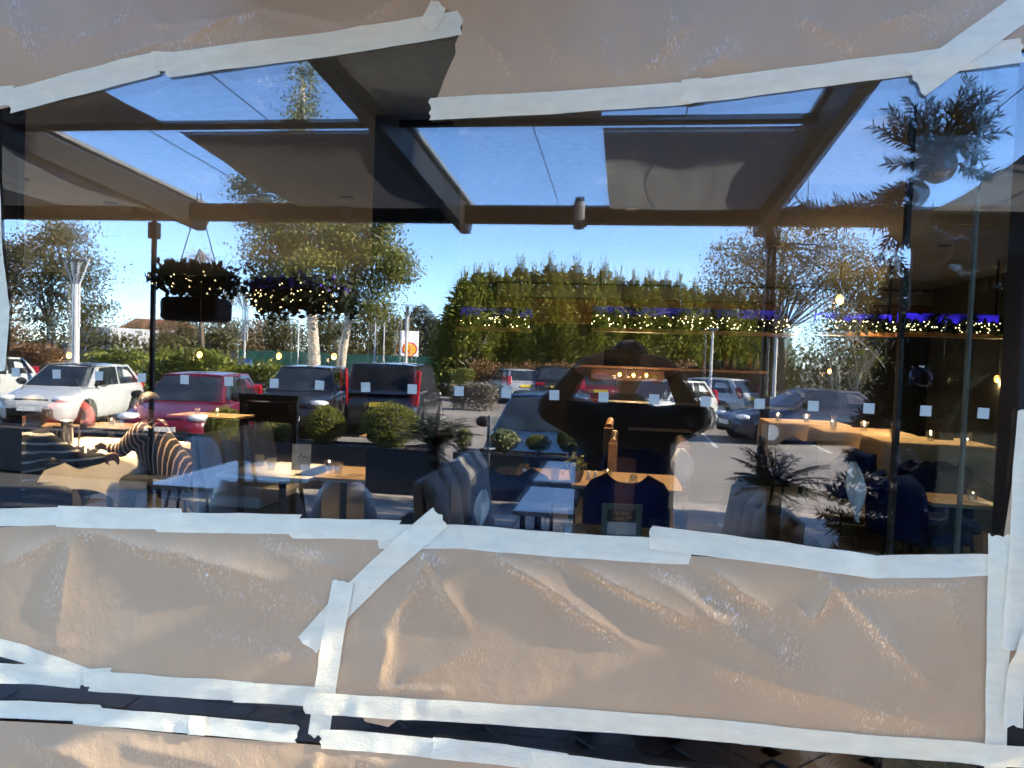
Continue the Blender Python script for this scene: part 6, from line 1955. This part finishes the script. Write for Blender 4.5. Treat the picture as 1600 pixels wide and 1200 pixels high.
palm('dark palm in a wooden planter mirrored over the sunlit road', 1212, 728, 1.75, 40, 0.29, 8, 0.26, 0.78, 0.7)
# --- hanging basket with fairy lights
hb = out(307, 470, 2.45)
t = thing('hanging_basket', 'dark hanging trough of foliage with fairy lights', 'hanging basket', hb)
s_ = 4.05 / F
MB().box((0, 0, -0.05), (100 * s_, 0.22, 40 * s_), None, 0, 1.0).build('trough', BLACK, t, bevel=0.03)
C = RNG.normal(size=(1500, 3)) * np.array([34 * s_, 0.10, 13 * s_]) + np.array([0, 0, 0.12])
C = C[(np.abs(C[:, 0]) < 60 * s_) & (np.abs(C[:, 2] - 0.12) < 30 * s_)]
link('foliage', quads_mesh('foliage', leaf_quads(C, RNG.normal(size=C.shape), 0.055, 0.03), dark_l), t)
mb = MB()
for k in range(42):
    mb.ball((RNG.normal() * 30 * s_, RNG.uniform(0.06, 0.17), 0.10 + RNG.normal() * 9 * s_), 0.0042, 5, 3)
stuff(mb.build('fairy_light', WARMBULB, t))
MB().tube([(-0.15, 0, 0.08), (-0.02, 0, 0.5), (-0.01, 0, zroof(2.45) - hb.z - 0.04)], 0.003, 5).tube([(0.15, 0, 0.08), (0.02, 0, 0.5), (0.01, 0, zroof(2.45) - hb.z - 0.04)], 0.003, 5).build('hanging_wire', BLACK, t)
# --- garland shelves at the back, with fairy lights and blue light strips above
shelf_m = M('shelf_oak', (0.34, 0.17, 0.06), 0.4, var=0.2, scale=4)
def garland_shelf(u0, u1, vled0, vled1, vsh, y, label, board=True, nb=60, led=BLUELED, amt=900):
    um = (u0 + u1) / 2
    a_, b_ = at(u0, vsh, y), at(u1, vsh, y)
    c_ = at(um, vsh, y)
    L = b_.x - a_.x
    s_ = (y + 1.6) / F
    t = thing('garland_shelf', label, 'shelf', c_, 0, 'shelves with garlands and fairy lights')
    tilt = math.atan2(b_.z - a_.z, L)
    hg = (vsh - vled1) * s_
    if board:
        MB().box((0, 0.05, 0.0), (L, 0.34, 0.045)).build('shelf_board', shelf_m, t)
        for x in (-0.47, 0.47):
            MB().tube([(L * x, 0.16, 0), (L * x, 0.16, 2.99 - c_.z)], 0.014, 6).build('shelf_hanger', BLACK, t)
    else:
        MB().tube([(-L / 2, 0, 0.02), (0, 0, 0.03), (L / 2, 0, 0.02)], 0.012, 6).tube([(-L * 0.4, 0, 0.02), (-L * 0.4, 0, 2.99 - c_.z)], 0.003, 4).tube([(L * 0.4, 0, 0.02), (L * 0.4, 0, 2.99 - c_.z)], 0.003, 4).build('garland_wire', BLACK, t)
    C = np.stack([RNG.uniform(-L / 2, L / 2, amt), RNG.uniform(-0.12, 0.12, amt), np.abs(RNG.normal(size=amt)) * hg * 0.42 + 0.02], 1)
    link('foliage', quads_mesh('foliage', leaf_quads(C, RNG.normal(size=C.shape), 0.11 if board else 0.07, 0.05), dark_l), t)
    mb = MB()
    for k in range(nb):
        mb.ball((RNG.uniform(-L / 2, L / 2), -0.14 + RNG.normal() * 0.01, RNG.uniform(0.03, hg)), 0.0024 * (y + 1.6) * RNG.uniform(0.14, 0.30), 5, 3)
    stuff(mb.build('fairy_light', WARMBULB, t))
    if led is not None:
        z0_, z1_ = (vsh - vled1) * s_, (vsh - vled0) * s_
        MB().box((0, 0.16, (z0_ + z1_) / 2), (L, 0.03, z1_ - z0_)).build('light_strip', led, t)
BL2 = ledmat('blue_led_dim', (0.08, 0.05, 0.8), 0.03)
garland_shelf(715, 828, 480, 494, 514, 9.0, 'far shelf garland over the silver hatchback reflection, thinly lit', True, 26, BL2, 700)
garland_shelf(922, 1240, 482, 496, 519, 8.8, 'long oak shelf garland with many fairy lights across the conifer reflection', True, 105, BL2, 1500)
garland_shelf(1276, 1398, 491, 503, 522, 8.0, 'shelf garland with bright blue light strip behind the pale bare tree', True, 34, BLUELED, 700)
garland_shelf(1408, 1568, 492, 506, 524, 7.6, 'shelf garland with bright blue light strip next to the black upright', True, 62, BLUELED, 800)
hg = out(476, 462, 2.62)
s_ = 4.22 / F
t = thing('hanging_garland', 'dark hanging garland with violet flowers and tiny lights mirrored across the birch crown', 'garland', hg, 0)
Q = []
C = np.stack([RNG.uniform(-82, 84, 2400) * s_, RNG.normal(size=2400) * 0.07, RNG.normal(size=2400) * 13 * s_], 1)
C[:, 2] += -0.14 * (C[:, 0] / (84 * s_)) * 22 * s_ - 6 * s_ * np.abs(np.sin(C[:, 0] * 9))
keep = RNG.uniform(size=2400) < np.clip(1.25 - (C[:, 0] + 82 * s_) / (150 * s_), 0.3, 1)
C = C[keep]
link('foliage', quads_mesh('foliage', leaf_quads(C, RNG.normal(size=C.shape), 0.05, 0.028), dark_l), t)
C2 = C[(C[:, 2] > 2 * s_)][:260] + np.array([0, 0.05, 0.02])
link('flower', quads_mesh('flower', leaf_quads(C2, RNG.normal(size=C2.shape), 0.028, 0.022), leafmat('violet_flower', [(0.08, 0.05, 0.35), (0.14, 0.08, 0.50)], 0.3)), t)
mb = MB()
for p_ in C[RNG.permutation(len(C))[:62]]:
    mb.ball((p_[0], 0.15, p_[2] - 4 * s_), 0.0042, 5, 3)
stuff(mb.build('fairy_light', WARMBULB, t))
mb = MB().tube([(-0.28, 0, 0.02), (0, 0, 0.0), (0.28, 0, -0.03)], 0.008, 6)
for x in (-0.22, 0.2):
    mb.tube([(x, 0, 0), (x, 0, zroof(2.62) - hg.z - 0.02)], 0.002, 4)
mb.build('hanging_wire', BLACK, t)
# --- amber pendant lamps
pend = [(108, 555, 8.6, 'amber pendant lamp mirrored at the forked lamp post'), (312, 554, 8.4, 'amber pendant lamp over the laurel hedge reflection'), (436, 556, 8.6, 'amber pendant lamp over the green fence reflection'), (522, 557, 8.6, 'small amber pendant lamp between the birch trunks'), (1312, 468, 6.0, 'amber globe pendant in front of the copper tree reflection'),
        (1296, 580, 9.6, 'small amber lamp by the bamboo reflection'), (1558, 592, 9.0, 'small amber lamp next to the black upright'), (1010, 586, 10.6, 'amber bar lamp nearest the photographer neck'), (990, 586, 10.6, 'amber bar lamp, middle of the row over the bar'), (968, 585, 10.6, 'amber bar lamp over the bar under the phone')]
for (u, v, y, lab) in pend:
    p_ = at(u, v, y)
    t = thing('pendant_lamp', lab, 'pendant lamp', p_, 0, 'amber pendant lamps in the room')
    rb_ = 0.036 if y < 9.5 else 0.026
    MB().ball((0, 0, 0), (rb_, rb_, rb_ * 1.3), 12, 8).build('bulb', AMBER, t, smooth=True)
    MB().lathe([(0, rb_ * 1.2), (0.02, rb_ * 1.2), (0.02, rb_ * 2.4), (0, rb_ * 2.4)], 8).build('socket', BLACK, t)
    MB().tube([(0, 0, rb_ * 2.3), (0, 0, 2.995 - p_.z)], 0.004, 5).build('cord', BLACK, t)
    ld = bpy.data.lights.new('pendant_glow', 'POINT')
    ld.energy = 1.4
    ld.color = (1.0, 0.62, 0.32)
    ld.shadow_soft_size = 0.03
    lo = bpy.data.objects.new('glow', ld)
    COL.objects.link(lo)
    lo.parent = t
    lo.location = (0, -0.06, -rb_ * 1.6)
# bar with lit back shelf
t = thing('bar_counter', 'dark bar with a glowing amber back shelf seen in the photographer outline', 'bar', (at(1060, 600, 10.0).x, 10.0, 0))
MB().box((0, 0, 0.53), (3.2, 0.5, 1.06)).build('counter', M('bar_front', (0.006, 0.005, 0.004), 0.6), t)
MB().box((0, -0.02, 1.085), (3.3, 0.6, 0.045)).build('counter_top', MATS['bar_front'], t, bevel=0.008)
pz = at(1000, 578, 11.2).z
MB().box((-0.05, 1.25, pz + 0.03), (3.0, 0.3, 0.035)).build('back_shelf', MATS['walnut'], t)
MB().box((-0.75, 1.34, pz - 0.10), (1.2, 0.06, 0.18)).build('back_panel', M('amber_panel', (0.10, 0.040, 0.010), 0.6), t)
for k in range(9):
    MB().lathe([(0, 0), (0.035, 0), (0.035, 0.16), (0.012, 0.22), (0.012, 0.28), (0, 0.28)], 10, (0.35 + 0.12 * k, 1.25, pz + 0.048)).build('bottle', M(('bottle_green', 'bottle_amber', 'bottle_clear')[k % 3], ((0.01, 0.03, 0.01), (0.10, 0.03, 0.005), (0.10, 0.11, 0.11))[k % 3], 0.1), t, smooth=True)
# --- glass partition
p_ = at(1412, 600, 0.75)
t = thing('glass_partition', 'frameless glass lobby partition with thin dark edges inside the window', 'partition', (p_.x, 0.75, 0))
MB().box((0.30, 0, 1.5), (0.62, 0.012, 2.98)).build('pane', clearmat('partition_glass', 0.012, (0.80, 0.84, 0.83)), t)
MB().box((-0.014, 0, 1.5), (0.012, 0.03, 2.99)).build('edge_strip', BLACK, t)
p2 = at(1532, 300, 0.75)
MB().box((p2.x - p_.x, 0.02, 1.5), (0.008, 0.02, 2.98)).build('edge_strip', GREYPAINT, t)

def over(u, v, watt, label, ang=60):
    p_ = at_z(u, v, 0.75)
    downlight(p_.x, p_.y + 0.15, watt, label, ang)
over(970, 750, 50, 'downlight above the lit oak table with the upturned tumbler', 46)
downlight(cx + 0.1, cy - 1.25, 95, 'added downlight in front of the diners, standing in for daylight on the cloth', 62)  # added lamp: brightens the cloth front in place of window daylight
over(520, 735, 60, 'downlight above the oak table in front of the black column', 40)
over(150, 705, 300, 'downlight above the white cloth of the diners', 50)
over(330, 648, 110, 'downlight above the far table across the crimson hatchback reflection', 60)
over(165, 664, 110, 'downlight above the far table over the striped diner', 60)
over(955, 705, 80, 'downlight above the booth ends', 46)
over(1065, 705, 60, 'downlight above the booth end over the road reflection', 40)
over(1520, 785, 25, 'downlight above the table low beside the black upright', 40)
over(610, 680, 60, 'downlight behind the black column', 50)
downlight(at(990, 590, 11.2).x, 11.0, 9, 'downlight over the bar back shelf', 60)
downlight(at(1480, 460, 11.2).x, 10.4, 45, 'downlight washing the wood band of the back wall', 110)
downlight(at(1250, 460, 11.2).x, 10.4, 22, 'downlight washing the back wall behind the long shelf', 110)
# light sleeve round the room: the small lit objects above are the only sources inside
bpy.context.view_layer.update()
